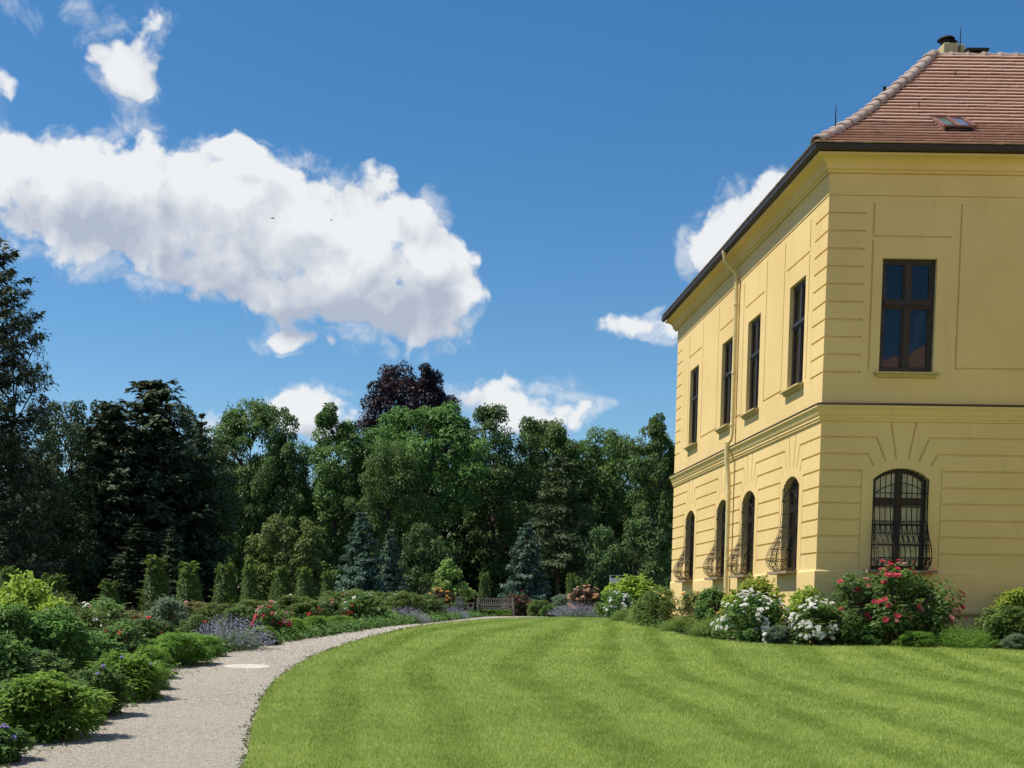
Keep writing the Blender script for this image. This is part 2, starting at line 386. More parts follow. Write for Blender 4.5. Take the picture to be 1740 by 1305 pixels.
# mown grass: single blades, dense close by, coarser further off
def edge_dist(P, C):
    out = np.empty(len(P)); tan = np.empty((len(P), 2))
    T = np.gradient(C, axis=0); T /= np.linalg.norm(T, axis=1)[:, None]
    for k in range(0, len(P), 20000):
        d = ((P[k:k + 20000, None, :] - C[None, ::2, :]) ** 2).sum(2); j = d.argmin(1)
        out[k:k + 20000] = np.sqrt(d[np.arange(len(j)), j]); tan[k:k + 20000] = T[::2][j]
    return out, tan
def blades():
    rs = np.random.RandomState(11); Vs, Ts = [], []
    import copy
    rs_p0 = np.random.RandomState(77)
    for (y0, y1, dens, h, w) in [(8.5, 12.5, 5200, .034, .0055), (12.5, 17, 3400, .036, .0075), (17, 24, 1500, .040, .011), (24, 34, 620, .045, .017), (34, 60, 240, .05, .028)]:
        x0, x1 = -3.2, min(22, .55 * y1 + 1.5); n = int((x1 - x0) * (y1 - y0) * dens)
        P = np.stack([rs.uniform(x0, x1, n), rs.uniform(y0, y1, n)], 1)
        P = P[P[:, 0] < .52 * P[:, 1] + 1.2]; P = P[in_poly(P, LAWN)]; n = len(P)
        rs_p = copy.deepcopy(rs_p0); ed, tg = edge_dist(P, ER)
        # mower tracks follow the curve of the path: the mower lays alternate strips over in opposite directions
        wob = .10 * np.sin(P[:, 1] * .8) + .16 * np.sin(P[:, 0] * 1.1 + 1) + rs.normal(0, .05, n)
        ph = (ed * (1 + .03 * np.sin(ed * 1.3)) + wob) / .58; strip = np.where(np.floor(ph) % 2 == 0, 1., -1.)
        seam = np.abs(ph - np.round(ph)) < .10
        ang = rs.uniform(0, 2 * PI, n); lean = np.stack([np.cos(ang), np.sin(ang)], 1) * .6 + tg * (strip * .22)[:, None]
        hh = h * rs.uniform(.55, 1.25, n) * np.where(ed < .12, 1.5, 1)
        ww = w * rs.uniform(.7, 1.3, n); wa = rs.uniform(0, PI, n); wd = np.stack([np.cos(wa), np.sin(wa)], 1) * (ww / 2)[:, None]
        z = g(P[:, 1]) + .026
        tip = np.concatenate([P + lean * (hh * .75)[:, None], (z + hh)[:, None]], 1)
        b0 = np.concatenate([P + wd, z[:, None]], 1); b1 = np.concatenate([P - wd, z[:, None]], 1)
        Vs.append(np.stack([b0, b1, tip], 1).reshape(-1, 3))
        patch = np.zeros(n)
        for q_ in range(9):                       # uneven growth: many small patches of every size
            fx, fy, p0 = rs_p.uniform(-1, 1), rs_p.uniform(-1, 1), rs_p.uniform(0, 6); fm = 4.0 * 1.38 ** q_
            patch += np.sin(fm * (fx * P[:, 0] + fy * P[:, 1]) + p0 + 1.5 * np.sin(.7 * fm * (fy * P[:, 0] - fx * P[:, 1]))) * .22
        patch = np.clip(.5 + patch * .85, 0, 1)
        t = np.clip(.38 * rs.rand(n) + .34 * patch + .28 * (strip > 0) + np.where(seam & (np.floor(ph) % 2 == 1) & (ed < 9), .42, 0), 0, 1)  # paler strips put the sheen of leaning blades into the tint
        t = np.where(rs.rand(n) < .03, 1.0, t)
        Ts.append(np.repeat(t, 3))
    V = np.concatenate(Vs); return V, np.arange(len(V)).reshape(-1, 3), np.concatenate(Ts)
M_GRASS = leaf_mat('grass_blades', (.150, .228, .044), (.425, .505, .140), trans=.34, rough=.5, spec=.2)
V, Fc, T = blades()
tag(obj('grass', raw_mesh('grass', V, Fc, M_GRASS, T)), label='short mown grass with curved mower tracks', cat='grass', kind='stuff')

# loose stones on the path
def pebbles():
    rs = np.random.RandomState(5); n = 11000
    k = rs.randint(0, len(ER) - 1, n); k = np.where(rs.rand(n) < .8, rs.randint(20, 130, n), k); t = rs.rand(n)
    P = ELo[k] * (1 - t[:, None]) + ERj[k] * t[:, None] + rs.normal(0, .04, (n, 2))
    r = rs.uniform(.004, .011, n) * np.clip(P[:, 1] / 12, .8, 2.0)
    base = np.array([[1, 0, 0], [0, 1, 0], [-1, 0, 0], [0, -1, 0], [0, 0, .8], [0, 0, -.5]])
    a = rs.uniform(0, PI, n); R = np.zeros((n, 3, 3)); R[:, 0, 0] = np.cos(a); R[:, 0, 1] = -np.sin(a); R[:, 1, 0] = np.sin(a); R[:, 1, 1] = np.cos(a); R[:, 2, 2] = 1
    V = np.einsum('nij,kj->nki', R, base) * (r[:, None, None] * rs.uniform(.6, 1.3, (n, 1, 3)))
    V += np.concatenate([P, (g(P[:, 1]) + .020)[:, None]], 1)[:, None, :]
    f = np.array([[0, 1, 4], [1, 2, 4], [2, 3, 4], [3, 0, 4]]); Fc = (f[None] + 6 * np.arange(n)[:, None, None]).reshape(-1, 3)
    return V.reshape(-1, 3), Fc, np.repeat(rs.rand(n), 6)
mp, q, b, o = mat('loose_stones')
q.l(q.mix(q.n('ShaderNodeAttribute', attribute_name='tint').outputs['Fac'], (.16, .145, .12, 1), (.55, .51, .46, 1)), b.inputs['Base Color']); b.inputs['Roughness'].default_value = .9
V, Fc, T = pebbles()
tag(obj('gravel', raw_mesh('gravel', V, Fc, mp, T)), label='loose pale stones scattered over the path', cat='gravel', kind='stuff')

# round cover in the path
cx_, cy_ = gpt(420, 1135)
mb = MB(); mb.lathe([(.33, -.05), (.33, .020), (.315, .024), (.0005, .024)], n=32)
mb2 = MB(); mb2.lathe([(.355, -.04), (.355, .016), (.334, .018), (.334, -.04)], n=32)
M_RIM = plain('cover_rim', (.36, .33, .29), .8)
M_CONC = plain('pale_concrete', (.51, .48, .42), .9, var=.12, scale=9, bump=.4, bscale=120)
t = thing('manhole_cover', 'round pale concrete cover set flush in the gravel path', 'cover', (cx_, cy_, float(g(cy_)) + .004))
t.rotation_euler = (math.atan(.0405), 0, 0)
mb.build('disc', M_CONC, t); mb2.build('rim', M_RIM, t)

# ================================================================== PALACE
X0, D, YF, XR = 8.15, 25.0, 38.87, 24.0         # corner, front plane, far end of the side front, right end (out of frame)
ZE = 10.64                                       # eaves
pal = thing('palace', 'yellow two storey palace with red tiled hip roof behind the rose border', 'palace', (X0, D, .9))
OFF = Vector((-X0, -D, -.9))
def pb(mb, name, m, parent=None, **kw):          # builds a part given in world coordinates
    o = mb.build(name, m, parent or pal, **kw)
    o.location = OFF if parent is None else (0, 0, 0)
    return o

def plaster(name, a, b_):
    m, q, b, o = mat(name)
    p = q.n('ShaderNodeTexCoord').outputs['Object']
    n = q.noise(p, .55, 5, .6); st = q.n('ShaderNodeMapping'); st.inputs['Scale'].default_value = (1.6, 1.6, .22); q.l(p, st.inputs[0])
    n2 = q.noise(st.outputs[0], 1.6, 6, .65); n3 = q.noise(p, 26, 6, .65)
    c = q.mix(q.ss(n, .3, .7), a + (1,), b_ + (1,))
    c = q.mix(q.ss(n2, .52, .80, 0., .42), c, tuple(x * .74 for x in a) + (1,))
    c = q.mix(q.ss(n3, .40, .72, 0., .14), c, tuple(x * .8 for x in a) + (1,))
    zz = q.n('ShaderNodeSeparateXYZ'); q.l(p, zz.inputs[0])
    q.l(q.mix(q.m('MULTIPLY', q.ss(zz.outputs[2], 1.15, .05), q.ss(n2, .3, .7)), c, tuple(x * .55 for x in a) + (1,)), b.inputs['Base Color'])
    b.inputs['Roughness'].default_value = .92; b.inputs['Specular IOR Level'].default_value = .15
    bn = q.n('ShaderNodeBump'); bn.inputs['Distance'].default_value = .006; bn.inputs['Strength'].default_value = .6
    q.l(q.noise(p, 45, 6, .7), bn.inputs['Height']); q.l(bn.outputs[0], b.inputs['Normal'])
    return m
M_WALL = plaster('yellow_plaster', (.71, .515, .235), (.77, .572, .272))
M_BROWN = plain('dark_brown_window_paint', (.030, .019, .013), .45, var=.2)
M_IRON = plain('wrought_iron', (.022, .017, .014), .5, .3, var=.3)
M_TIN = plain('brown_sheet_metal', (.038, .025, .022), .5, .2, var=.2)
M_SILL = plain('sill_plaster', (.50, .40, .20), .9, bump=.3)
M_STONE = plain('sill_stone', (.27, .21, .14), .85, bump=.3)
M_PIPE = plain('painted_downpipe', (.66, .54, .27), .55, var=.08)

UPC = [26.84, 30.18, 32.70, 36.44]               # window axes along the side front
FRX = 9.80                                       # window axis on the front
UZ0, UZ1, UW = 6.42, 8.64, 1.08
LZ0, LZS, LZA, LW = 2.49, 4.30, 4.52, 1.12       # lower windows: sill, springing, crown
class Wall:                                      # local frames of the two fronts: (s along the wall, z up, d into the wall)
    def __init__(s, side): s.side = side
    def __call__(s, a, z, d):
        return (X0 + d, a, z) if s.side else (a, D + d, z)
SIDE, FRONT = Wall(True), Wall(False)
def arch(c, w, z0, zs, za, n=10, inset=0.):
    h = za - zs; w2 = w / 2; R = (w2 * w2 + h * h) / (2 * h); a = math.asin(w2 / R)
    w2 -= inset; R2 = R - inset; zc = za - R
    a = math.asin(min(1, w2 / R2))
    top = [(c + R2 * math.sin(a - 2 * a * k / n), zc + R2 * math.cos(a - 2 * a * k / n)) for k in range(n + 1)]
    return [(c - w2, z0 + inset), (c + w2, z0 + inset)] + top

wins_up = [(SIDE, c) for c in UPC] + [(FRONT, FRX), (FRONT, FRX + 4.3), (FRONT, FRX + 8.6)]
UZ0_, UZ1_ = UZ0, UZ1
wall = MB()
L = [(X0, YF), (X0, D), (XR, D), (XR, D + 7.4), (X0 + 7.4, D + 7.4), (X0 + 7.4, YF)]
wall.prism(L, lambda p: (p[0], p[1], .55), lambda p: (p[0], p[1], ZE - .02))
wall_me = wall.mesh('wall', M_WALL)
cut_open, cut_gr = MB(), MB()
for wf, c in wins_up:
    cut_open.prism([(c - UW / 2, UZ0), (c + UW / 2, UZ0), (c + UW / 2, UZ1), (c - UW / 2, UZ1)], lambda p: wf(p[0], p[1], -.2), lambda p: wf(p[0], p[1], .62))
    cut_open.prism(arch(c, LW, LZ0, LZS, LZA), lambda p: wf(p[0], p[1], -.2), lambda p: wf(p[0], p[1], .62))
GW, GD = .040, .028
def groove(wf, p, q, w=GW, d=GD):
    p, q = Vector(p), Vector(q); t = (q - p).normalized(); nrm = Vector((-t.y, t.x)) * (w / 2)
    cut_gr.prism([p - nrm, q - nrm, q + nrm, p + nrm], lambda r_: wf(r_[0], r_[1], -.05), lambda r_: wf(r_[0], r_[1], d))
def corner_groove(z, ls, lf):
    P = [(X0 - .05, D - .05), (X0 + lf, D - .05), (X0 + lf, D + GD), (X0 + GD, D + GD), (X0 + GD, D + ls), (X0 - .05, D + ls)]
    cut_gr.prism(P, lambda p: (p[0], p[1], z - GW / 2), lambda p: (p[0], p[1], z + GW / 2))
for k in range(10): corner_groove(9.50 - .3445 * k, .78, .74)
for k in range(10): groove(SIDE, (YF - .75, 9.50 - .3445 * k), (YF + .05, 9.50 - .3445 * k))
LG = [5.12, 4.79, 4.46, 4.13, 3.81, 3.48, 3.15, 2.81]
VE = {5.12: .54, 4.79: .70}
for z in LG:
    e = VE.get(z, .80)
    corner_groove(z, UPC[0] - e - D, FRX - e - X0)
    for j, c in enumerate(UPC):
        nxt = UPC[j + 1] - e if j < 3 else YF + .05
        groove(SIDE, (c + e, z), (nxt, z))
    groove(FRONT, (FRX + e, z), (FRX + 4.3 - e, z)); groove(FRONT, (FRX + 4.3 + e, z), (FRX + 8.6 - e, z))
for wf, c in wins_up:
    sg = 1
    for s_ in (-1, 1):
        groove(wf, (c + s_ * .25, 5.42), (c + s_ * .125, 4.70), .036)
        groove(wf, (c + s_ * .535, 5.13), (c + s_ * .335, 4.66), .036)
        groove(wf, (c + s_ * .695, 4.80), (c + s_ * .575, 4.56), .036)
        groove(wf, (c + s_ * .80, 4.47), (c + s_ * .80, 2.55), .022, .016)
    fi = UPC.index(c) if wf is SIDE else None
    lo, hi = (-.98, .98)
    if wf is SIDE and fi == 0 or wf is FRONT and c == FRX: lo = -.75
    if wf is SIDE and fi == 3: hi = .75
    for e_ in (lo, hi):
        if abs(e_) < .9:
            groove(wf, (c + e_, 9.70), (c + e_, 9.10), .038); groove(wf, (c + e_, 8.98), (c + e_, 6.46), .038)
        else: groove(wf, (c + e_, 9.70), (c + e_, 6.48), .038)
    groove(wf, (c + max(lo, -.80), 9.06), (c + min(hi, .80), 9.06), .038)
for wf, L_ in ((SIDE, UPC), (FRONT, [FRX, FRX + 4.3, FRX + 8.6])):
    for a_, b_ in zip(L_, L_[1:]): groove(wf, (a_ + 1.01, 6.50), (b_ - 1.01, 6.50), .038)
groove(SIDE, (D + .9, 9.84), (YF, 9.84), .02, .012); groove(FRONT, (X0 + .02, 9.84), (XR, 9.84), .02, .012)

def boolean(me, cutter):
    a = bpy.data.objects.new('tmp_a', me); c = bpy.data.objects.new('tmp_c', cutter); COL.objects.link(a); COL.objects.link(c)
    md = a.modifiers.new('b', 'BOOLEAN'); md.operation = 'DIFFERENCE'; md.object = c; md.solver = 'EXACT'; md.use_self = True
    dg = bpy.context.evaluated_depsgraph_get(); r_ = bpy.data.meshes.new_from_object(a.evaluated_get(dg))
    bpy.data.objects.remove(a); bpy.data.objects.remove(c); return r_
wall_me = boolean(wall_me, cut_open.mesh('c1', None))
wall_me = boolean(wall_me, cut_gr.mesh('c2', None))
wall_me.name = 'wall'
if not wall_me.materials: wall_me.materials.append(M_WALL)
w_o = obj('wall', wall_me, pal, OFF)

def sweep(prof, name, m, y1=YF, x1=XR, smooth=False):   # moulding that runs round the corner
    mb = MB(); n = len(prof); vs = []
    for o_, z in prof: vs.append((X0 - o_, y1, z))
    for o_, z in prof: vs.append((X0 - o_, D - o_, z))
    for o_, z in prof: vs.append((x1, D - o_, z))
    fs = [tuple(range(n)), tuple(range(2 * n, 3 * n))]
    for s_ in (0, 1):
        for k in range(n): fs.append((s_ * n + k, s_ * n + (k + 1) % n, (s_ + 1) * n + (k + 1) % n, (s_ + 1) * n + k))
    mb.add(vs, fs); return pb(mb, name, m, smooth=smooth)
E_ = -.02                                        # mouldings are let into the wall a little
cove = [(.10 + .22 * (1 - math.cos(t)), 10.34 + .17 * math.sin(t)) for t in np.linspace(0, PI / 2, 7)]
sweep([(E_, 10.26), (.05, 10.27), (.05, 10.31), (.10, 10.33)] + cove + [(.345, 10.512), (.345, 10.56), (E_, 10.60)], 'cornice', M_WALL, YF + .3)
sweep([(E_, 9.845), (.014, 9.85), (.014, 10.25), (E_, 10.255)], 'frieze', M_WALL)
sweep([(.352, 10.572), (.425, 10.572), (.44, 10.59), (.45, 10.685), (.437, 10.685), (.427, 10.61), (.352, 10.60)], 'gutter', M_TIN, YF + .40)
sweep([(E_, 5.42), (.035, 5.44), (.035, 5.48), (.055, 5.49), (.055, 5.53), (.075, 5.555), (.115, 5.66), (.145, 5.69), (.145, 5.735), (.12, 5.75), (E_, 5.79)], 'string_course', M_WALL)
sweep([(.118, 5.7515), (.158, 5.735), (.158, 5.755), (.118, 5.772), (.01, 5.802), (.01, 5.79)], 'flashing', M_TIN)
sweep([(E_, .6), (.035, .6), (.035, 2.44), (.012, 2.475), (E_, 2.475)], 'plinth', M_WALL)
tor = [(.035 + .075 * math.sin(t), 1.66 - .085 * math.cos(t)) for t in np.linspace(0, PI, 9)]
sweep([(E_, 1.57)] + tor + [(E_, 1.75)], 'base_moulding', M_WALL, smooth=True)
sweep([(E_, .6), (.075, .6), (.075, 1.55), (.036, 1.572), (E_, 1.572)], 'base', M_WALL)

# the wing on the far side of the court, out of the frame but mirrored in the panes of the front
XW, YW0 = 20.0, -14.0
mb = MB(); mb.box(XW, XW + 7.4, YW0, D - .004, .3, ZE - .02); pb(mb, 'court_wing_wall', M_WALL)
mb = MB(); mb.box(XW - .40, XW - .004, YW0 - .3, D - .5, 10.42, ZE); pb(mb, 'court_wing_cornice', M_WALL)
mb = MB(); mb.box(XW - .14, XW - .004, YW0 - .1, D - .2, 5.45, 5.78); pb(mb, 'court_wing_string_course', M_WALL)
mb = MB(); yr = (YW0 - .4, D + 3.3)
mb.prism([(XW - .45, ZE + .002), (XW + 3.4, ZE + 3.35), (XW + 7.8, ZE + .002)], lambda p: (p[0], yr[0], p[1]), lambda p: (p[0], yr[1], p[1]))
pb(mb, 'court_wing_roof', plain('court_wing_tiles', (.42, .25, .19), .9, var=.2, scale=3))
for j in range(10):
    for z0, z1 in ((UZ0_, UZ1_), (2.49, 4.45)):
        mb = MB(); yc = YW0 + 2.6 + 3.6 * j; mb.box(XW - .05, XW + .10, yc - .54, yc + .54, z0, z1); pb(mb, 'court_wing_window', M_BROWN)
# --- windows
def glass(name, tr=.45):
    m, q, b, o = mat(name)
    q.t.nodes.remove(b)
    p = q.n('ShaderNodeTexCoord').outputs['Object']
    bn = q.n('ShaderNodeBump'); bn.inputs['Distance'].default_value = .004; bn.inputs['Strength'].default_value = .5
    q.l(q.noise(p, 2.5, 2, .5), bn.inputs['Height'])
    gl = q.n('ShaderNodeBsdfGlossy'); gl.inputs['Roughness'].default_value = .02; gl.inputs['Color'].default_value = (.9, .93, 1, 1); q.l(bn.outputs[0], gl.inputs['Normal'])
    tp = q.n('ShaderNodeBsdfTransparent'); tp.inputs[0].default_value = (tr, tr * 1.02, tr, 1)
    fr = q.n('ShaderNodeFresnel'); fr.inputs[0].default_value = 1.52; q.l(bn.outputs[0], fr.inputs['Normal'])
    mx = q.n('ShaderNodeMixShader'); q.l(q.m('MULTIPLY', fr.outputs[0], .95, clamp=True), mx.inputs[0])
    q.l(tp.outputs[0], mx.inputs[1]); q.l(gl.outputs[0], mx.inputs[2]); q.l(mx.outputs[0], o.inputs[0])
    return m
M_GLASS = glass('window_glass', .92)
M_DARK = plain('shade_black', (.010, .010, .011), .9)  # near-black colour standing in for shade indoors and in the roof window
M_BLIND = plain('pale_blind', (.84, .78, .62), .8, var=.08)
M_CURT = plain('dusty_curtain', (.20, .18, .16), .9)
M_SLAT = plain('dusky_slats', (.075, .055, .042), .8)
M_GLASS2 = glass('dim_window_glass', .62)
M_BLUE = plain('grey_blue_blind', (.20, .235, .29), .7, var=.1)

def frame_box(mb, wf, s0, s1, z0, z1, d0, d1):
    p, q = wf(s0, z0, d0), wf(s1, z1, d1)
    mb.box(min(p[0], q[0]), max(p[0], q[0]), min(p[1], q[1]), max(p[1], q[1]), z0, z1)

def upper_window(wf, c, kind):
    mb = MB(); w2 = UW / 2; d0, d1 = .085, .155
    frame_box(mb, wf, c - w2 - .01, c - w2 + .075, UZ0, UZ1, d0, d1); frame_box(mb, wf, c + w2 - .075, c + w2 + .01, UZ0, UZ1, d0, d1)
    frame_box(mb, wf, c - w2 + .075, c + w2 - .075, UZ1 - .075, UZ1 + .01, d0, d1); frame_box(mb, wf, c - w2 + .075, c + w2 - .075, UZ0 - .01, UZ0 + .085, d0, d1)
    zt = UZ1 - .87
    frame_box(mb, wf, c - w2 + .075, c + w2 - .075, zt - .065, zt + .065, d0 - .02, d1)
    frame_box(mb, wf, c - w2 + .075, c + w2 - .075, zt - .03, zt + .015, d0 - .05, d0 - .02)
    for z0, z1 in ((UZ0 + .085, zt - .065), (zt + .065, UZ1 - .075)):
        frame_box(mb, wf, c - .055, c + .055, z0, z1, d0 - .008, d1)
        for s_ in (-1, 1):
            a_, b_ = sorted((c + s_ * .055, c + s_ * (w2 - .075))); fw = .035; e0, e1 = d0 + .012, d1 - .01
            frame_box(mb, wf, a_, a_ + fw, z0, z1, e0, e1); frame_box(mb, wf, b_ - fw, b_, z0, z1, e0, e1)
            frame_box(mb, wf, a_ + fw, b_ - fw, z0, z0 + fw, e0, e1); frame_box(mb, wf, a_ + fw, b_ - fw, z1 - fw, z1, e0, e1)
    win = pb(mb, 'window', M_BROWN)
    for z0, z1 in ((UZ0 + .12, zt - .10), (zt + .10, UZ1 - .11)):
        for s_ in (-1, 1):
            a_, b_ = sorted((c + s_ * .09, c + s_ * (w2 - .11))); gp = MB()
            frame_box(gp, wf, a_ - .004, b_ + .004, z0 - .004, z1 + .004, .117, .123)
            pb(gp, 'pane', M_GLASS2 if kind == 'front' else M_GLASS, win)
    bl = MB()
    if kind == 'front':                           # half shut slatted blind and a bunched curtain behind it
        for z in np.arange(UZ0 + .06, UZ1 - .02, .052):
            for s_ in (-1, 1):
                a_, b_ = sorted((c + s_ * .05, c + s_ * (w2 - .05)))
                bl.add([wf(a_, z, .285), wf(b_, z, .285), wf(b_, z + .040, .312), wf(a_, z + .040, .312)], [(0, 1, 2, 3)])
                bl.add([wf(a_, z, .289), wf(b_, z, .289), wf(b_, z + .040, .316), wf(a_, z + .040, .316)], [(0, 1, 2, 3)])
        pb(bl, 'blind', M_SLAT, win)
        cu = MB(); prev = None
        pts = [(.47, 1.28), (.40, 1.26), (.22, 1.05), (.27, .72), (.12, .42), (.03, .05), (.16, .30), (.30, .62), (.36, .95)]
        cu.prism([(c + a_, UZ0 + b_) for a_, b_ in pts], lambda p: wf(p[0], p[1], .262), lambda p: wf(p[0], p[1], .274))
        pb(cu, 'curtain', M_CURT, win)
    else:
        for s_ in (-1, 1):                        # straight curtains drawn to both sides
            n = 18
            for k in range(n):
                a0 = c + s_ * (.06 + (w2 - .06) * k / n); a1 = c + s_ * (.06 + (w2 - .06) * (k + 1) / n)
                e0 = .30 + .02 * math.sin(k * 1.9); e1 = .30 + .02 * math.sin((k + 1) * 1.9)
                bl.add([wf(a0, UZ0, e0), wf(a1, UZ0, e1), wf(a1, UZ1, e1), wf(a0, UZ1, e0)], [(0, 1, 2, 3)])
        pb(bl, 'curtain', M_BLUE, win)
    bk = MB(); frame_box(bk, wf, c - w2 + .002, c + w2 - .002, UZ0 + .002, UZ1 - .002, .56, .60); pb(bk, 'shade_backing', M_DARK, win)  # sheet coloured dark in place of the room's shade
    si = MB(); prof = [(-.14, UZ0 - .055), (-.14, UZ0 - .02), (.15, UZ0 + .012), (.15, UZ0 - .06)]
    vs = [wf(c - w2 - .09, z, d) for d, z in prof] + [wf(c + w2 + .09, z, d) for d, z in prof]
    si.add(vs, [(0, 1, 2, 3), (4, 5, 6, 7)] + [(k, (k + 1) % 4, 4 + (k + 1) % 4, 4 + k) for k in range(4)])
    prof = [(-.012, UZ0 - .12), (-.05, UZ0 - .115), (-.09, UZ0 - .057), (-.012, UZ0 - .057)]
    vs = [wf(c - w2 - .05, z, d) for d, z in prof] + [wf(c + w2 + .05, z, d) for d, z in prof]
    si.add(vs, [(0, 1, 2, 3), (4, 5, 6, 7)] + [(k, (k + 1) % 4, 4 + (k + 1) % 4, 4 + k) for k in range(4)])
    pb(si, 'sill', M_SILL, win)

def bulge(z):                                     # how far the belly of the iron basket stands off the wall
    T = [(2.47, -.02), (2.475, .10), (2.52, .21), (2.60, .30), (2.72, .345), (2.85, .335), (3.0, .26), (3.15, .165), (3.3, .095), (3.45, .055), (3.7, .03), (4.0, .022), (4.6, .02)]
    return float(np.interp(z, [a for a, b in T], [b for a, b in T]))

def lower_window(wf, c, kind):
    mb = MB(); w2 = LW / 2; d0, d1 = .14, .21
    outer = arch(c, LW + .012, LZ0, LZS, LZA + .006); inner = arch(c, LW + .012, LZ0, LZS, LZA + .006, inset=.085)
    n = len(outer)
    for k in range(n):
        k2 = (k + 1) % n
        a_, b_, e_, f_ = outer[k], outer[k2], inner[k2], inner[k]
        mb.add([wf(*a_, d0), wf(*b_, d0), wf(*e_, d0), wf(*f_, d0), wf(*a_, d1), wf(*b_, d1), wf(*e_, d1), wf(*f_, d1)],
               [(0, 1, 2, 3), (4, 7, 6, 5), (3, 2, 6, 7), (0, 4, 5, 1)])
    zt = 3.86
    frame_box(mb, wf, c - w2 + .07, c + w2 - .07, zt - .08, zt + .08, d0 - .02, d1 - .003)
    for z0, z1 in ((LZ0 + .08, zt - .08), (zt + .08, LZA - .06)):
        frame_box(mb, wf, c - .06, c + .06, z0, z1, d0 - .008, d1 - .003)
    for z in (3.0, 3.4):
        for s_ in (-1, 1):
            a_, b_ = sorted((c + s_ * .06, c + s_ * (w2 - .08))); frame_box(mb, wf, a_, b_, z - .018, z + .018, d0 + .02, d1 - .01)
    win = pb(mb, 'window', M_BROWN)
    for s_ in (-1, 1):
        gp = MB(); a_, b_ = sorted((c + s_ * .058, c + s_ * (w2 - .075))); frame_box(gp, wf, a_, b_, LZ0 + .075, zt - .075, .172, .178); pb(gp, 'pane', M_GLASS, win)
        ar = [p for p in arch(c, LW, zt + .075, LZS, LZA, n=10, inset=.07)]
        poly = [p for p in ar if (p[0] - c) * s_ > .05]
        zc = max(p[1] for p in ar)
        poly = [(c + s_ * .055, zt + .075), (c + s_ * (w2 - .07), zt + .075)] + (sorted([p for p in poly if p[1] > zt + .2], key=lambda p: -s_ * p[0])) + [(c + s_ * .055, zc)]
        gp = MB(); gp.prism(poly, lambda p: wf(p[0], p[1], .172), lambda p: wf(p[0], p[1], .178)); pb(gp, 'pane', M_GLASS, win)
    bl = MB()
    if kind == 'front':
        poly = arch(c, LW - .02, LZ0 + .01, LZS, LZA - .01)
        bl.prism(poly, lambda p: wf(p[0], p[1], .186), lambda p: wf(p[0], p[1], .191)); pb(bl, 'blind', M_BLIND, win)
    else:
        poly = arch(c, LW - .02, LZ0 + .01, LZS, LZA - .01)
        bl.prism(poly, lambda p: wf(p[0], p[1], .50), lambda p: wf(p[0], p[1], .505)); pb(bl, 'shade_backing', M_DARK, win)
    # wrought iron basket grille
    gr = MB(); nb = 11 if kind == 'front' else 10; hw = w2 - .03; br = .009 if kind == 'front' else .0065
    def ztop(s): 
        R = (w2 * w2 + (LZA - LZS) ** 2) / (2 * (LZA - LZS)); return LZA - R + math.sqrt(max(0, R * R - s * s)) - .02
    zs = list(np.linspace(2.475, 3.5, 16)) + [3.8, 4.1]
    for k in range(nb):
        s = -hw + 2 * hw * k / (nb - 1)
        pts = [wf(c + s, z, -bulge(z)) for z in zs] + [wf(c + s, ztop(s), -.02)]
        gr.tube(pts, br * (1.25 if kind == 'front' else 1), 5)
    bands = (2.50, 2.72, 2.98, 3.22, 3.46, 3.74, 4.02)
    for z in bands:
        b_ = bulge(z); gr.tube([wf(c - hw, z, .03), wf(c - hw, z, -b_), wf(c + hw, z, -b_), wf(c + hw, z, .03)], br * 1.1, 5)
    for s_ in (-1, 1):                            # side cheeks of the belly with scrolls
        for off in (.33, .66):
            gr.tube([wf(c + s_ * hw, z, -bulge(z) * off) for z in np.linspace(2.49, 3.4, 10)], .007, 5)
        for zc, rr, dd in ((2.66, .105, .18), (2.90, .085, .15), (3.10, .05, .09)):
            pts = [wf(c + s_ * hw, zc + rr * (1 - t / 14) * math.sin(t), -dd + rr * (1 - t / 14) * math.cos(t)) for t in np.linspace(0, 10, 26)]
            gr.tube(pts, .008, 4)
    for j in range(nb - 1 if kind == 'front' else 0):   # hoops and diamonds between the bars
        s = -hw + 2 * hw * (j + .5) / (nb - 1); r_ = hw / (nb - 1)
        for za, zb in ((2.52, 2.72), (3.0, 3.22), (3.24, 3.46)):
            for s_ in (-1, 1):
                gr.tube([wf(c + s, za, -bulge(za)), wf(c + s + s_ * r_ * .85, (za + zb) / 2, -bulge((za + zb) / 2)), wf(c + s, zb, -bulge(zb))], .0065, 4)
    pts = [wf(c - hw + 2 * hw * k / 14, 4.02 + .20 * math.sin(PI * k / 14), -.022) for k in range(15)]
    gr.tube(pts, .010, 5)
    pb(gr, 'grille', M_IRON, win)
    si = MB(); p0, p1 = wf(c - w2 - .14, 0, -.26), wf(c + w2 + .14, 0, .20)
    si.box(min(p0[0], p1[0]), max(p0[0], p1[0]), min(p0[1], p1[1]), max(p0[1], p1[1]), LZ0 - .065, LZ0 - .008)
    pb(si, 'sill', M_STONE, win)

for wf, c in wins_up:
    kind = 'front' if wf is FRONT else 'side'
    upper_window(wf, c, kind); lower_window(wf, c, kind)

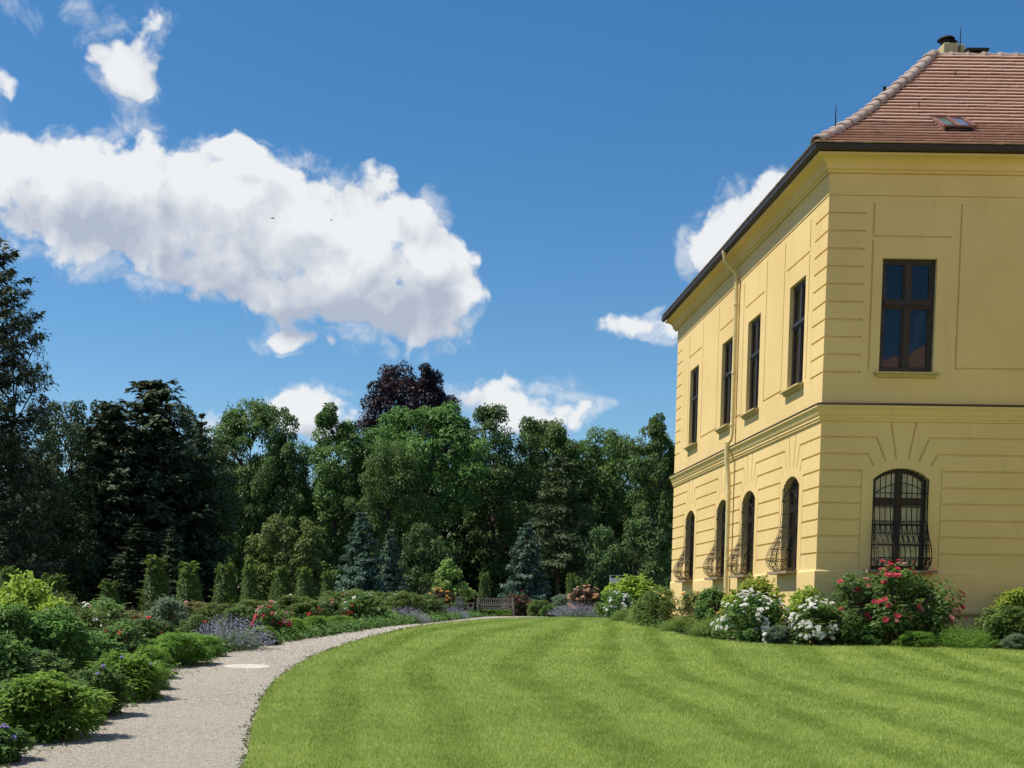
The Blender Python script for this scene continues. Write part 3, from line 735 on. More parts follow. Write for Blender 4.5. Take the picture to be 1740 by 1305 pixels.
# --- downpipe
YP = 31.62; mb = MB()
mb.tube([(X0 - .44, YP, 10.62), (X0 - .40, YP, 10.38), (X0 - .30, YP, 10.24), (X0 - .13, YP, 10.08), (X0 - .09, YP, 9.9), (X0 - .09, YP, 6.1), (X0 - .12, YP, 5.92), (X0 - .205, YP, 5.80)], .050, 10)
mb.tube([(X0 - .205, YP, 5.86), (X0 - .20, YP, 5.40), (X0 - .15, YP, 5.0), (X0 - .13, YP, 4.6), (X0 - .12, YP, 1.0)], [.064, .060, .058, .056, .056], 10)
for z in (9.3, 7.6, 6.3): mb.lathe([(.062, -.03), (.066, 0), (.062, .03)], (X0 - .09, YP, z), 10)
for z in (4.6, 2.9): mb.lathe([(.060, -.03), (.066, 0), (.060, .03)], (X0 - .12, YP, z), 10)
dp = pb(mb, 'downpipe', M_PIPE, smooth=True)

# --- roof
RUN, O0 = 3.76, .42
def rh(t): return np.interp(t, [0, .5, 1.06, 1.97, 2.94, RUN], [0, .36, .78, 1.60, 2.52, 3.35])
M_TILEBASE = plain('roof_boarding', (.10, .06, .045), .9)
rf = MB(); ts = np.linspace(0, RUN, 9)
A = [(X0 - O0 + t, D - O0 + t, ZE + float(rh(t))) for t in ts]
Bx = [(XR, D - O0 + t, ZE + float(rh(t))) for t in ts]; C_ = [(X0 - O0 + t, YF + .4 - t, ZE + float(rh(t))) for t in ts]
n = len(ts)
rf.add(A + Bx, [(k, k + 1, n + k + 1, n + k) for k in range(n - 1)]); rf.add(A + C_, [(k, n + k, n + k + 1, k + 1) for k in range(n - 1)])
ZR = ZE + 3.35; bx, by = X0 - O0 + 2 * RUN, D - O0 + 2 * RUN
rf.add([A[-1], Bx[-1], (XR, by, ZE), (bx, by, ZE)], [(0, 1, 2, 3)])
rf.add([A[-1], C_[-1], (bx, YF + .4, ZE), (bx, by, ZE)], [(0, 1, 2, 3)])
rf.add([C_[0], C_[-1], (bx, YF + .4, ZE)], [(0, 1, 2)])
roof = pb(rf, 'roof', M_TILEBASE)
mt, q, b, o = mat('clay_roof_tile')
p = q.n('ShaderNodeTexCoord').outputs['Object']
c = q.mix(q.n('ShaderNodeAttribute', attribute_name='tint').outputs['Fac'], (.40, .225, .165, 1), (.58, .375, .30, 1))
c = q.mix(q.ss(q.noise(p, 1.3, 5, .6), .45, .75, 0., .5), c, (.46, .34, .285, 1))
c = q.mix(q.ss(q.noise(p, 40, 5, .7), .5, .75, 0., .18), c, (.16, .11, .09, 1)); c = q.mix(q.ss(q.noise(p, 2.6, 6, .7), .56, .78, 0., .4), c, (.30, .20, .16, 1))
q.l(c, b.inputs['Base Color']); b.inputs['Roughness'].default_value = .9; b.inputs['Specular IOR Level'].default_value = .2
M_TILE = mt
def roof_tiles():
    rs = np.random.RandomState(8); Vs = []; Ts = []
    box = np.array([[-.5, 0, 0], [.5, 0, 0], [.5, 1, 0], [-.5, 1, 0], [-.5, 0, 1], [.5, 0, 1], [.5, 1, 1], [-.5, 1, 1]])
    tt = np.linspace(0, RUN, 400); sl_ = np.concatenate([[0], np.cumsum(np.hypot(np.diff(tt), np.diff(rh(tt))))])
    rows = np.arange(0, sl_[-1] - .1, .172)
    for k, s in enumerate(rows):
        t = float(np.interp(s, sl_, tt)); t2 = min(RUN, t + .05); sp_ = math.atan2(float(rh(t2) - rh(t)) if t2 > t else .96 * .05, max(t2 - t, 1e-6) if t2 > t else .05)
        for side in (0, 1):
            a0 = (X0 - O0 + t if side == 0 else D - O0 + t) + .22; a1 = XR if side == 0 else YF + .2 - t
            xs_ = np.arange(a0 - rs.uniform(0, .18), a1, .182); n = len(xs_)
            w = .1812; ln = .26 + rs.normal(0, .006, n); th = .030
            lift = .066 + rs.normal(0, .0012, n) + .0015 * np.sin(xs_ * 1.3 + k)
            ls = rs.normal(0, .003, n)
            loc = box[None] * np.stack([np.full(n, w), ln, np.full(n, th)], 1)[:, None, :]
            u = loc[..., 1] + ls[:, None]; nn = loc[..., 2] + (lift[:, None] * (1 - loc[..., 1] / .26)) + .004
            up = np.array([math.cos(sp_), math.sin(sp_)]); nv = np.array([-math.sin(sp_), math.cos(sp_)])
            h = t + u * up[0] + nn * nv[0]; z = ZE + float(rh(t)) + u * up[1] + nn * nv[1]
            al = xs_[:, None] + loc[..., 0]
            if side == 0: P = np.stack([al, D - O0 + h, z], 2)
            else: P = np.stack([X0 - O0 + h, al, z], 2)
            Vs.append(P.reshape(-1, 3)); Ts.append(np.repeat(np.clip(rs.normal(.55, .03, n) + .07 * rs.randn(), 0, 1), 8))
    V = np.concatenate(Vs); f = np.array([[4, 5, 6, 7], [0, 1, 5, 4], [1, 2, 6, 5], [3, 0, 4, 7], [3, 2, 1, 0]]); nt_ = len(V) // 8
    return V, (f[None] + 8 * np.arange(nt_)[:, None, None]).reshape(-1, 4), np.concatenate(Ts)
V, Fc, T = roof_tiles()
tiles_me = raw_mesh('roof_tiles', V, Fc, M_TILE, T); tiles_me.polygons.foreach_set('use_smooth', np.zeros(len(tiles_me.polygons), bool))
tag(obj('roof_tiles', tiles_me, roof), kind='stuff')
mt2, q, b, o = mat('weathered_hip_tile')
p = q.n('ShaderNodeTexCoord').outputs['Object']
c = q.mix(q.n('ShaderNodeObjectInfo').outputs['Random'], (.26, .17, .135, 1), (.42, .31, .26, 1))
c = q.mix(q.ss(q.noise(p, 9, 5, .7), .42, .7, 0., .7), c, (.42, .38, .33, 1)); q.l(c, b.inputs['Base Color']); b.inputs['Roughness'].default_value = .9
def cap_mesh(ln=.42, r0=.140, r1=.112):
    mb = MB(); n = 8; vs = []
    for (x, r) in ((0, r0), (.05, r0 + .012), (.07, r0), (ln, r1)):
        for k in range(n + 1):
            t_ = PI * k / n; vs.append((r * math.cos(t_), x, r * math.sin(t_) * .95))
    for (x, r) in ((0, r0 - .03), (ln, r1 - .03)):
        for k in range(n + 1):
            t_ = PI * k / n; vs.append((r * math.cos(t_), x, r * math.sin(t_) * .95))
    m1 = n + 1; fs = []
    for i_ in range(3):
        for k in range(n): fs.append((i_ * m1 + k, i_ * m1 + k + 1, (i_ + 1) * m1 + k + 1, (i_ + 1) * m1 + k))
    for k in range(n): fs += [(4 * m1 + k, k, k + 1, 4 * m1 + k + 1), (5 * m1 + k, 3 * m1 + k, 3 * m1 + k + 1, 5 * m1 + k + 1)]
    mb.add(vs, fs); return mb.mesh('hip_tile', mt2, smooth=True)
cap = cap_mesh()
def caps(P, name, step=.36):
    P = np.array(P); s = np.concatenate([[0], np.cumsum(np.linalg.norm(np.diff(P, axis=0), axis=1))])
    rs_ = random.Random(4)
    for s0 in np.arange(.02, s[-1] - .2, step):
        a_ = Vector([np.interp(s0, s, P[:, k]) for k in range(3)]); b_ = Vector([np.interp(min(s0 + .3, s[-1]), s, P[:, k]) for k in range(3)])
        d = (b_ - a_).normalized(); x = d.cross(Vector((0, 0, 1))).normalized(); z = x.cross(d)
        M = Matrix((x, d, z)).transposed().to_4x4(); M.translation = a_ + z * (.015 + rs_.uniform(-.008, .008))
        o_ = obj(name, cap, roof); o_.matrix_local = M @ Matrix.Rotation(rs_.uniform(-.05, .05), 4, 'Z')
tt = np.linspace(.0, RUN, 14)
caps([(X0 - O0 + t, D - O0 + t, ZE + float(rh(t)) + .04) for t in tt], 'hip_tile')
caps([(X0 - O0 + RUN - .1, D - O0 + RUN, ZR - .07), (XR, D - O0 + RUN, ZR - .07)], 'ridge_tile')
caps([(X0 - O0 + RUN, D - O0 + RUN + .2, ZR - .07), (X0 - O0 + RUN, YF + .4 - RUN, ZR + .03)], 'ridge_tile')
def roofpt(px, py):                               # point on the front slope seen at a photo pixel
    r_ = ray(px, py)
    for t in np.linspace(0, RUN, 800):
        Y = D - O0 + t
        if EYE + r_[2] * Y < ZE + float(rh(t)): return Vector((r_[0] * Y, Y, ZE + float(rh(t)))), t
    return Vector((r_[0] * (D - O0 + RUN), D - O0 + RUN, ZR)), RUN
# chimneys behind the ridge
def chimney(x0, x1, y0, y1, z0, z1, capt=True):
    mb = MB(); mb.box(x0, x1, y0, y1, z0, z1)
    return pb(mb, 'chimney', M_CHIM, bevel=.012)
M_CHIM = plaster('chimney_plaster', (.42, .36, .20), (.50, .43, .25))
M_BLACK = plain('sooty_metal', (.018, .016, .016), .6, .3)
YC = 29.6; P = lambda px, py: at(px, py, YC)
c0, c1 = P(1604, 72), P(1629, 72)
ch = chimney(c0[0], c1[0], YC, YC + .42, 13.3, c0[2])
cw = MB()
cw.lathe([(.12, 0), (.12, .10), (.10, .11), (.10, .15)], (c0[0] + .13, YC + .2, c0[2] - .01), 12)
cw.lathe([(.20, .15), (.17, .19), (.03, .225)], (c0[0] + .13, YC + .2, c0[2] - .01), 14)
cw.lathe([(.09, 0), (.09, .08)], (c0[0] + .27, YC + .2, c0[2] - .01), 12)
cw.lathe([(.14, .075), (.12, .11), (.02, .13)], (c0[0] + .27, YC + .2, c0[2] - .01), 14)
pb(cw, 'chimney_cowl', M_BLACK, ch, smooth=True)
c2, c3 = P(1632.5, 73), P(1642, 74)
chimney(c2[0], c3[0], YC + .05, YC + .45, 13.3, c2[2])
c4, c5 = P(1644, 83), P(1677, 82)
mb = MB(); mb.box(c4[0], c4[0] + .05, YC, YC + .4, 13.3, c4[2] - .035); mb.box(c5[0] - .10, c5[0] - .02, YC, YC + .4, 13.3, c4[2] - .035)
mb.box(c4[0] + .05, c5[0] - .10, YC + .3, YC + .4, 13.3, c4[2] - .035)
c_ = pb(mb, 'chimney', M_CHIM)
mb = MB(); mb.box(c4[0] - .03, c5[0] + .04, YC - .05, YC + .45, c4[2] - .033, c4[2] + .01); pb(mb, 'chimney_slab', M_TIN, c_)
# lightning rods, pipe hook, roof hooks
def rod(px, py0, py1, Y, r_=.012):
    a_, b_ = at(px, py1, Y), at(px + 1.5, py0, Y); mb = MB(); mb.tube([a_, (a_ + b_) / 2, b_], [r_, r_, r_ * .5], 6); pb(mb, 'lightning_rod', M_BLACK)
rod(1419, 178, 226, D - O0 + .45); rod(1631, 45, 95, YC - .15)
hp = at(1501, 171, D - O0 + 2.1); mb = MB()
mb.tube([hp + np.array([-.06, .05, .02]), hp + np.array([-.02, .05, .10]), hp + np.array([.03, .05, .16]), hp + np.array([.03, .05, .30])], [.018, .02, .045, .038], 8); pb(mb, 'vent_pipe', M_BLACK, smooth=True)
for px, py in ((1620, 134), (1558, 188)):
    h_, t_ = roofpt(px, py); mb = MB(); h_ = np.array(h_)
    mb.bar(h_ + [0, .1, .05], h_ + [0, -.08, -.02], .03, .012); mb.bar(h_ + [0, -.08, -.03], h_ + [0, -.10, .14], .03, .012); pb(mb, 'roof_hook', M_TIN)
# roof window
s0, t0 = roofpt(1597, 231); s1, _ = roofpt(1640, 231); wl, wr = s0.x + .08, s1.x + .18; yb = s0.y; zb = s0.z + .02
mb = MB(); dpt, hh = .60, .17
zt_ = zb + hh + .40; zbk = zb + .54
for x in (wl, wr): mb.prism([(yb, zb - .05), (yb, zb + hh), (yb + dpt, zt_), (yb + dpt, zbk)], lambda p: (x - .02, p[0], p[1]), lambda p: (x + .02, p[0], p[1]))
for fx in (0, .5, 1.0):
    x = wl + (wr - wl) * fx; mb.bar((x, yb - .02, zb + hh + .005), (x, yb + dpt, zt_ + .005), .07, .03)
mb.bar((wl - .03, yb - .01, zb + hh), (wr + .03, yb - .01, zb + hh), .05, .03); mb.bar((wl - .03, yb + dpt, zt_), (wr + .03, yb + dpt, zt_), .05, .04)
M_RUST = plain('rusty_roof_sheet', (.20, .10, .085), .7, .1, var=.25)
skl = pb(mb, 'roof_window', M_RUST)
for j, cc in ((0, (.09, .15, .13)), (1, (.10, .15, .24))):
    xa, xb = wl + (wr - wl) * (.5 * j) + .05, wl + (wr - wl) * (.5 * j + .5) - .05; gp = MB()
    gp.add([(xa, yb, zb + hh - .012), (xb, yb, zb + hh - .012), (xb, yb + dpt, zt_ - .012), (xa, yb + dpt, zt_ - .012)], [(0, 1, 2, 3)])
    gp.add([(xa, yb, zb + hh - .022), (xb, yb, zb + hh - .022), (xb, yb + dpt, zt_ - .022), (xa, yb + dpt, zt_ - .022)], [(3, 2, 1, 0)])
    pb(gp, 'pane', plain('roof_window_glass', cc, .25, spec=.6, var=.15), skl)
mb = MB(); mb.box(wl + .02, wr - .02, yb + .03, yb + .06, zb - .04, zb + hh - .015); pb(mb, 'shade_panel', M_DARK, skl)  # solid panel coloured black for the shade inside the opening

# ================================================================== FOLIAGE
def unit(v): return v / np.maximum(np.linalg.norm(v, axis=-1, keepdims=True), 1e-9)
def leaves(rs, P, Nn, U, Ln, Wd, tint, fold=.18):
    """one kite-shaped, slightly folded leaf per point"""
    U = unit(U - (U * Nn).sum(1, keepdims=True) * Nn); Sd = np.cross(Nn, U)
    Ln = Ln[:, None]; Wd = Wd[:, None]
    b0 = P; tip = P + U * Ln - Nn * Ln * .12; mid = P + U * Ln * .42
    l_ = mid + Sd * Wd * .5 + Nn * Wd * fold; r_ = mid - Sd * Wd * .5 + Nn * Wd * fold
    V = np.stack([b0, r_, tip, l_], 1).reshape(-1, 3)
    return V, np.repeat(tint, 4)
def quads(n): return np.arange(4 * n).reshape(-1, 4)

def clump_leaves(rs, C, R, n, ln, wd, sq=.75, up=.65, tvar=.3, droop=.2, hang=0.):
    """leaves over the outer shell of each clump C (centres k x 3, radii k)"""
    k = len(C); idx = np.repeat(np.arange(k), n)
    d = unit(rs.normal(0, 1, (k * n, 3))); d[:, 2] = np.where((d[:, 2] < -.3) & (rs.rand(k * n) < .7), -d[:, 2], d[:, 2])
    rr = R[idx] * (.45 + .6 * rs.rand(k * n) ** .6)
    P = C[idx] + d * rr[:, None] * np.array([1, 1, sq])
    P[:, 2] -= hang * R[idx] * (rr / R[idx]) ** 2 * rs.rand(k * n)
    Nn = unit(d * .55 + np.array([0, 0, up]) + rs.normal(0, .45, d.shape))
    U = unit(rs.normal(0, .6, d.shape) + d * .8 + np.array([0, 0, -droop]))
    ct = rs.rand(k)
    t = np.clip(.54 + (ct[idx] - .5) * tvar + rs.normal(0, .18, len(idx)), 0, 1)
    s = rs.uniform(.65, 1.25, len(idx))
    return leaves(rs, P, Nn, U, ln * s, wd * s, t)

def limb_tubes(mb, start, ends, r0, rs, n=5, sag=.0):
    for e in ends:
        s = start(e); m = (s + e) / 2 + rs.normal(0, .05, 3) * np.linalg.norm(e - s) + np.array([0, 0, .06 - sag]) * np.linalg.norm(e - s)
        r_ = r0(e); mb.tube([s, m, e], [r_, r_ * .7, r_ * .25], n, cap=False)

M_BARK = plain('grey_brown_bark', (.075, .058, .044), .95, var=.35, scale=4, bump=.6, bscale=14)
M_BARKD = plain('dark_bark', (.035, .027, .021), .95, var=.3, scale=4, bump=.6, bscale=14)
TREES = {}
def broadleaf(key, seed, H, R, z0, prof, nc, rc, nl, ln, leafm, sq=.7, inner=.45, lobes=None, bark=None, trunk_r=.3, tvar=.35, bump=.22, hang=0., wd=.62):
    """crown of leaf clumps round a trunk with limbs. prof: list of (height fraction, radius fraction)"""
    rs = np.random.RandomState(seed); pf, pr = zip(*prof)
    f = rs.uniform(0, 1, nc * 3); keep = rs.rand(nc * 3) < (np.interp(f, pf, pr) ** 1.2 + .05); f = f[keep][:nc]
    k = len(f); th = rs.uniform(0, 2 * PI, k)
    ph = rs.uniform(0, 6, 6)
    env = np.interp(f, pf, pr) * R * (1 + bump * np.sin(3 * th + ph[0] + 5 * f) + bump * .8 * np.sin(5 * th + ph[1] - 9 * f))
    rad = env * (inner + (1 - inner) * rs.rand(k) ** .5)
    C = np.stack([rad * np.cos(th), rad * np.sin(th), z0 + f * (H - z0)], 1)
    C[:, 2] += rs.normal(0, .03 * H, k) * (f < .95)
    Rc = rc * rs.uniform(.6, 1.35, k)
    if lobes:
        for (lx, ly, lz, lr, ln_) in lobes:
            q_ = unit(rs.normal(0, 1, (ln_, 3))) * lr * (.3 + .7 * rs.rand(ln_, 1)) * np.array([1, 1, .7])
            C = np.concatenate([C, q_ + [lx, ly, lz]]); Rc = np.concatenate([Rc, rc * rs.uniform(.55, 1.1, ln_)])
    V, T = clump_leaves(rs, C, Rc, nl, ln, ln * wd, sq, tvar=tvar, hang=hang)
    crown = raw_mesh('crown', V, quads(len(V) // 4), leafm, T)
    mb = MB(); top = z0 + .8 * (H - z0)
    pts = [np.array([0, 0, -.3]), np.array([0, 0, .4])] + [np.array([rs.normal(0, .012 * H), rs.normal(0, .012 * H), z]) for z in np.linspace(z0 * .6 + .3, top, 5)]
    tr = [trunk_r * 1.35, trunk_r] + [trunk_r * (1 - .17 * j) for j in range(1, 6)]
    mb.tube(pts, tr, 9)
    sel = rs.permutation(len(C))[:min(len(C), 46)]
    def start(e):
        z = max(z0 * .55 + .3, e[2] - .55 * math.hypot(e[0], e[1]) - .05 * H); z = min(z, top); f_ = np.clip((z - .4) / (top - .4), 0, 1)
        return np.array([np.interp(z, [p[2] for p in pts], [p[0] for p in pts]), np.interp(z, [p[2] for p in pts], [p[1] for p in pts]), z])
    limb_tubes(mb, start, C[sel], lambda e: trunk_r * .30, rs)
    TREES[key] = (crown, mb.mesh('trunk', bark or M_BARK, smooth=True), H, R)

def conifer(key, seed, H, R, z0, leafm, nw=22, nb=9, ns=26, ln=.4, wd=.16, droop=.15, rise=.25, powr=.9, gap=.0, bark=None, trunk_r=.22, jit=.15, hang=0.):
    """trunk with whorls of branches, each a flat spray of needle tufts"""
    rs = np.random.RandomState(seed); mb = MB()
    mb.tube([(0, 0, -.3), (0, 0, H * .5), (0, 0, H * .98)], [trunk_r * 1.2, trunk_r * .65, .02], 8)
    Ps, Ns, Us, Ls, Ts = [], [], [], [], []
    for w in range(nw):
        f = (w + rs.uniform(-.3, .3)) / nw; f = min(max(f, 0), .985); z = z0 + f * (H - z0)
        Lb = R * (1 - f) ** powr * (1 if w > 1 else .85) + .06 * R
        for k in range(nb):
            th = 2 * PI * k / nb + rs.uniform(-.5, .5) + w * 1.1; l_ = Lb * rs.uniform(1 - 2.2 * jit, 1 + jit)
            if rs.rand() < gap: continue
            hd = np.array([math.cos(th), math.sin(th), 0]); n = max(5, int(ns * (l_ / R) ** .8))
            u = rs.uniform(.12, 1.0, n) ** .8; sd = rs.uniform(-1, 1, n) * (1 - u * .65) * l_ * .34
            tz = rs.uniform(.5, 1.3) * rise
            zz = l_ * (tz * u - droop * u * u * 2.2) + rs.normal(0, .02 * l_ + .02, n) - hang * np.abs(sd)
            side = np.array([-hd[1], hd[0], 0])
            P = hd * (u * l_)[:, None] + side * sd[:, None]; P[:, 2] = z + zz
            Ps.append(P); Us.append(unit(hd + side * (np.sign(sd) * .9)[:, None] + rs.normal(0, .3, (n, 3)) + np.array([0, 0, -hang])))
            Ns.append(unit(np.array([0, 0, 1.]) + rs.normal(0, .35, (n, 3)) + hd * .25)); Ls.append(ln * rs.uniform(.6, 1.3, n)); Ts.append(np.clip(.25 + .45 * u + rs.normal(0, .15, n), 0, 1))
            if w % 2 == 0 or gap: mb.tube([(0, 0, z), tuple(hd * l_ * .5 + [0, 0, z + l_ * (tz * .5 - droop * .55)]), tuple(hd * l_ * .92 + [0, 0, z + l_ * (tz * .92 - droop * 1.86)])], [.022 * H * .12 + .01, .012, .006], 4, cap=False)
    P, N_, U, L_, T = map(np.concatenate, (Ps, Ns, Us, Ls, Ts))
    V, T = leaves(rs, P - U * L_[:, None] * .4, N_, U, L_, L_ * wd / ln * rs.uniform(.8, 1.3, len(L_)), T, .1)
    TREES[key] = (raw_mesh('crown', V, quads(len(V) // 4), leafm, T), mb.mesh('trunk', bark or M_BARKD, smooth=True), H, R)

def plant_tree(key, name, label, px, ytop, wpx, Y, rot=0., group=None, cat='tree', zscale=None):
    crown, trunk, H, R = TREES[key]
    top = at(px, ytop, Y); z = float(g(Y)); h = top[2] - z; s = h / H; sx = (wpx / F * Y) / (2 * R)
    t = thing(name, label, cat, (top[0], Y, z), rot, group, (sx, sx, s))
    obj('crown', crown, t); obj('trunk', trunk, t); return t

LM_LIME = leaf_mat('lime_tree_leaf', (0.03, 0.08, 0.02), (0.16, 0.255, 0.066), .26)
LM_MID = leaf_mat('mid_green_leaf', (0.026, 0.068, 0.02), (0.128, 0.21, 0.06), .24)
LM_OAK = leaf_mat('fresh_green_leaf', (0.034, 0.095, 0.024), (0.165, 0.285, 0.068), .28)
LM_DARK = leaf_mat('dark_evergreen_leaf', (0.028, 0.052, 0.023), (0.12, 0.165, 0.068), .12, rough=.66, spec=.14)
LM_DARKC = leaf_mat('dark_conifer_needle', (0.024, 0.046, 0.026), (0.115, 0.15, 0.078), .10, rough=.66, spec=.14)
LM_BEECH = leaf_mat('copper_beech_leaf', (0.014, 0.011, 0.018), (0.042, 0.029, 0.042), .15, tcol=(.05, .022, .032))
LM_SPARSE = leaf_mat('sparse_dark_leaf', (0.022, 0.036, 0.02), (0.1, 0.12, 0.06), .12, rough=.66, spec=.14)
LM_YOUNG = leaf_mat('young_tree_leaf', (0.1, 0.19, 0.04), (0.3, 0.44, 0.125), .35)
LM_SPRUCE = leaf_mat('blue_spruce_needle', (.055, .105, .076), (.165, .255, .190), .12, rough=.75, spec=.1)
LM_BROWN = leaf_mat('olive_brown_needle', (0.034, 0.058, 0.024), (0.11, 0.16, 0.068), .12)
LM_GOLD = leaf_mat('golden_green_leaf', (0.06, 0.105, 0.022), (0.215, 0.285, 0.08), .2)
LM_YEW = leaf_mat('yew_shoot', (0.028, 0.07, 0.014), (0.195, 0.31, 0.055), .18)
RND = [(0, .45), (.15, .85), (.4, 1), (.65, .9), (.85, .62), (1, .22)]
RNH = [(0, .25), (.2, .42), (.42, .82), (.65, 1), (.85, .72), (1, .25)]
COLM = [(0, .35), (.2, .55), (.45, .9), (.7, 1), (.9, .62), (1, .25)]
TALL = [(0, .3), (.2, .5), (.45, .9), (.68, 1), (.88, .62), (1, .2)]
broadleaf('lime1', 1, 18, 5.0, 2.0, COLM, 150, 1.15, 210, .32, LM_LIME, lobes=[(-2.0, .5, 16.5, 1.4, 10), (1.8, -.5, 17.2, 1.2, 9)])
broadleaf('lime2', 2, 18, 5.0, 1.5, TALL, 150, 1.15, 210, .32, LM_MID, lobes=[(2.5, 0, 15, 1.5, 10)])
broadleaf('oak1', 3, 18, 6.0, 2.5, RNH, 150, 1.25, 220, .34, LM_OAK, lobes=[(4.4, -.5, 16.6, 1.5, 12), (3.0, 0, 17.6, 1.3, 8)])
broadleaf('oak2', 4, 18, 6.0, 2.0, RNH, 130, 1.25, 220, .34, LM_MID, bump=.34, lobes=[(-1.5, 0, 17.8, .9, 6), (-4.6, 0, 14.5, 1.2, 8)])
broadleaf('oak3', 5, 18, 6.0, 2.0, TALL, 150, 1.25, 210, .34, LM_LIME, bump=.3)
broadleaf('column', 6, 18, 3.2, 1.5, [(0, .5), (.3, .7), (.55, 1), (.8, .95), (.93, .6), (1, .3)], 110, .95, 210, .30, LM_LIME, lobes=[(-1.2, 0, 17.2, .8, 7), (1.3, 0, 16.2, .8, 7)], bump=.3)
broadleaf('beech', 7, 24, 6.5, 3, [(0, .25), (.45, .55), (.66, 1), (.82, 1), (.94, .82), (1, .5)], 330, 1.15, 200, .34, LM_BEECH, bump=.07)
broadleaf('evergreen', 8, 16, 5.0, .3, [(0, .9), (.3, 1), (.6, .9), (.85, .6), (1, .2)], 180, 1.1, 180, .30, LM_DARK, bark=M_BARKD, bump=.25)
broadleaf('sparse', 9, 20, 4.6, 1.0, [(0, .9), (.25, 1), (.5, .92), (.75, .72), (.9, .52), (1, .26)], 300, .58, 110, .21, LM_SPARSE, sq=.6, bark=M_BARKD, inner=.2, bump=.2, trunk_r=.26, wd=.5)
broadleaf('twiggy', 10, 16, 3.6, 4, RND, 60, .7, 26, .28, LM_MID, bump=.3, trunk_r=.22)
broadleaf('golden', 11, 4.2, 2.1, .1, [(0, .95), (.3, 1), (.6, .95), (.85, .72), (1, .35)], 190, .32, 130, .15, LM_GOLD, bump=.14, trunk_r=.12, inner=.6)
broadleaf('young', 14, 3, 1.1, .5, [(0, .6), (.3, 1), (.7, .7), (1, .3)], 34, .26, 60, .20, LM_YOUNG, bump=.4, trunk_r=.04, wd=.75, inner=.3)
broadleaf('under', 12, 5, 3.0, .1, [(0, 1), (.4, 1), (.75, .75), (1, .3)], 80, .75, 170, .24, LM_DARK, bark=M_BARKD, trunk_r=.1)
broadleaf('undergreen', 13, 5, 3.0, .2, [(0, .9), (.4, 1), (.75, .75), (1, .3)], 80, .62, 110, .26, LM_MID, trunk_r=.1, bump=.3)
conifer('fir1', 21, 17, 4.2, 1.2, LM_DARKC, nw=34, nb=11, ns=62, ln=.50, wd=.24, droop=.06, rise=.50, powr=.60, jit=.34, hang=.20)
conifer('pine', 25, 20, 4.6, .4, LM_SPARSE, nw=30, nb=8, ns=80, ln=.42, wd=.15, droop=.03, rise=.55, powr=.50, gap=.08, trunk_r=.26, jit=.30, hang=.1)
conifer('fir2', 22, 15, 2.6, .8, LM_DARKC, nw=26, nb=8, ns=34, ln=.45, wd=.19, droop=.05, rise=.45, powr=.75, jit=.3)
conifer('bluespruce', 23, 4.4, 1.25, .15, LM_SPRUCE, nw=22, nb=11, ns=75, ln=.18, wd=.062, droop=.08, rise=.24, powr=.72, trunk_r=.08, jit=.24)
conifer('olive', 24, 8.5, 2.4, 2.1, LM_BROWN, nw=19, nb=10, ns=95, ln=.24, wd=.075, droop=.07, rise=.12, powr=.55, gap=.12, trunk_r=.12, jit=.2, bark=M_BARK)

T_ = plant_tree
# skyline and wood, left to right
T_('pine', 'pine_tree', 'tallest dark tree with thin see-through crown at the left edge', -12, 395, 250, 62, .4)
T_('sparse', 'pine_tree', 'dark thin-crowned tree with a lean top beside the tallest one', 22, 470, 150, 66, 2.2)
T_('evergreen', 'evergreen_tree', 'broad dark green tree just right of the tallest dark tree', 120, 688, 160, 78, .3)
T_('evergreen', 'evergreen_tree', 'low dark tree filling the wood under the tallest dark tree', 30, 745, 190, 72, 1.3)
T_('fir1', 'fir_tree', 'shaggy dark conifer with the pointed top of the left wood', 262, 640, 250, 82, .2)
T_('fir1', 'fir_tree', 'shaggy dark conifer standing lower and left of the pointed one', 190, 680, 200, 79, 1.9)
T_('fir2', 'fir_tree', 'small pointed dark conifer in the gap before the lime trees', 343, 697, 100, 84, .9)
T_('evergreen', 'evergreen_tree', 'dark rounded tree below the small pointed conifer', 345, 745, 130, 86, 2.8)
T_('evergreen', 'evergreen_tree', 'dark round headed tree filling the wood left of the pointed conifer', 175, 690, 150, 83, 4.1)
T_('evergreen', 'evergreen_tree', 'dark tree standing right behind the pointed conifer', 300, 692, 130, 87, 5.2)
T_('twiggy', 'leafless_tree', 'thin twiggy tree top showing above the lime trees', 398, 685, 74, 122, .1)
T_('lime1', 'lime_tree', 'tall lime tree with a wide rounded top next to the dark conifers', 425, 693, 130, 106, .5)
T_('lime2', 'lime_tree', 'tall lime tree with its right side against the white cloud', 482, 700, 100, 104, 2.0)
T_('column', 'lime_tree', 'narrow lime tree with two heads against the low white cloud', 572, 698, 96, 102, .25)
T_('beech', 'beech_tree', 'dark purple copper beech rising above the wood', 694, 633, 158, 128, 1.5)
T_('oak1', 'oak_tree', 'fresh green tree whose spreading bough overlaps the copper beech', 705, 700, 196, 106, .1)
T_('oak3', 'oak_tree', 'bright green tree below and left of the copper beech', 662, 745, 110, 98, 1.2)
T_('oak2', 'oak_tree', 'gappy green tree with sky showing through its middle', 845, 703, 150, 112, .2)
T_('lime1', 'lime_tree', 'green tree with a flat head behind the olive conifer', 930, 722, 120, 116, 2.6)
T_('oak3', 'oak_tree', 'wide green tree between the olive conifer and the palace', 1030, 724, 130, 116, .8)
T_('column', 'lime_tree', 'narrow green tree at the edge of the palace wall', 1122, 716, 78, 98, 1.1)
T_('lime2', 'lime_tree', 'green tree half hidden behind the palace corner', 1190, 735, 110, 104, .3)
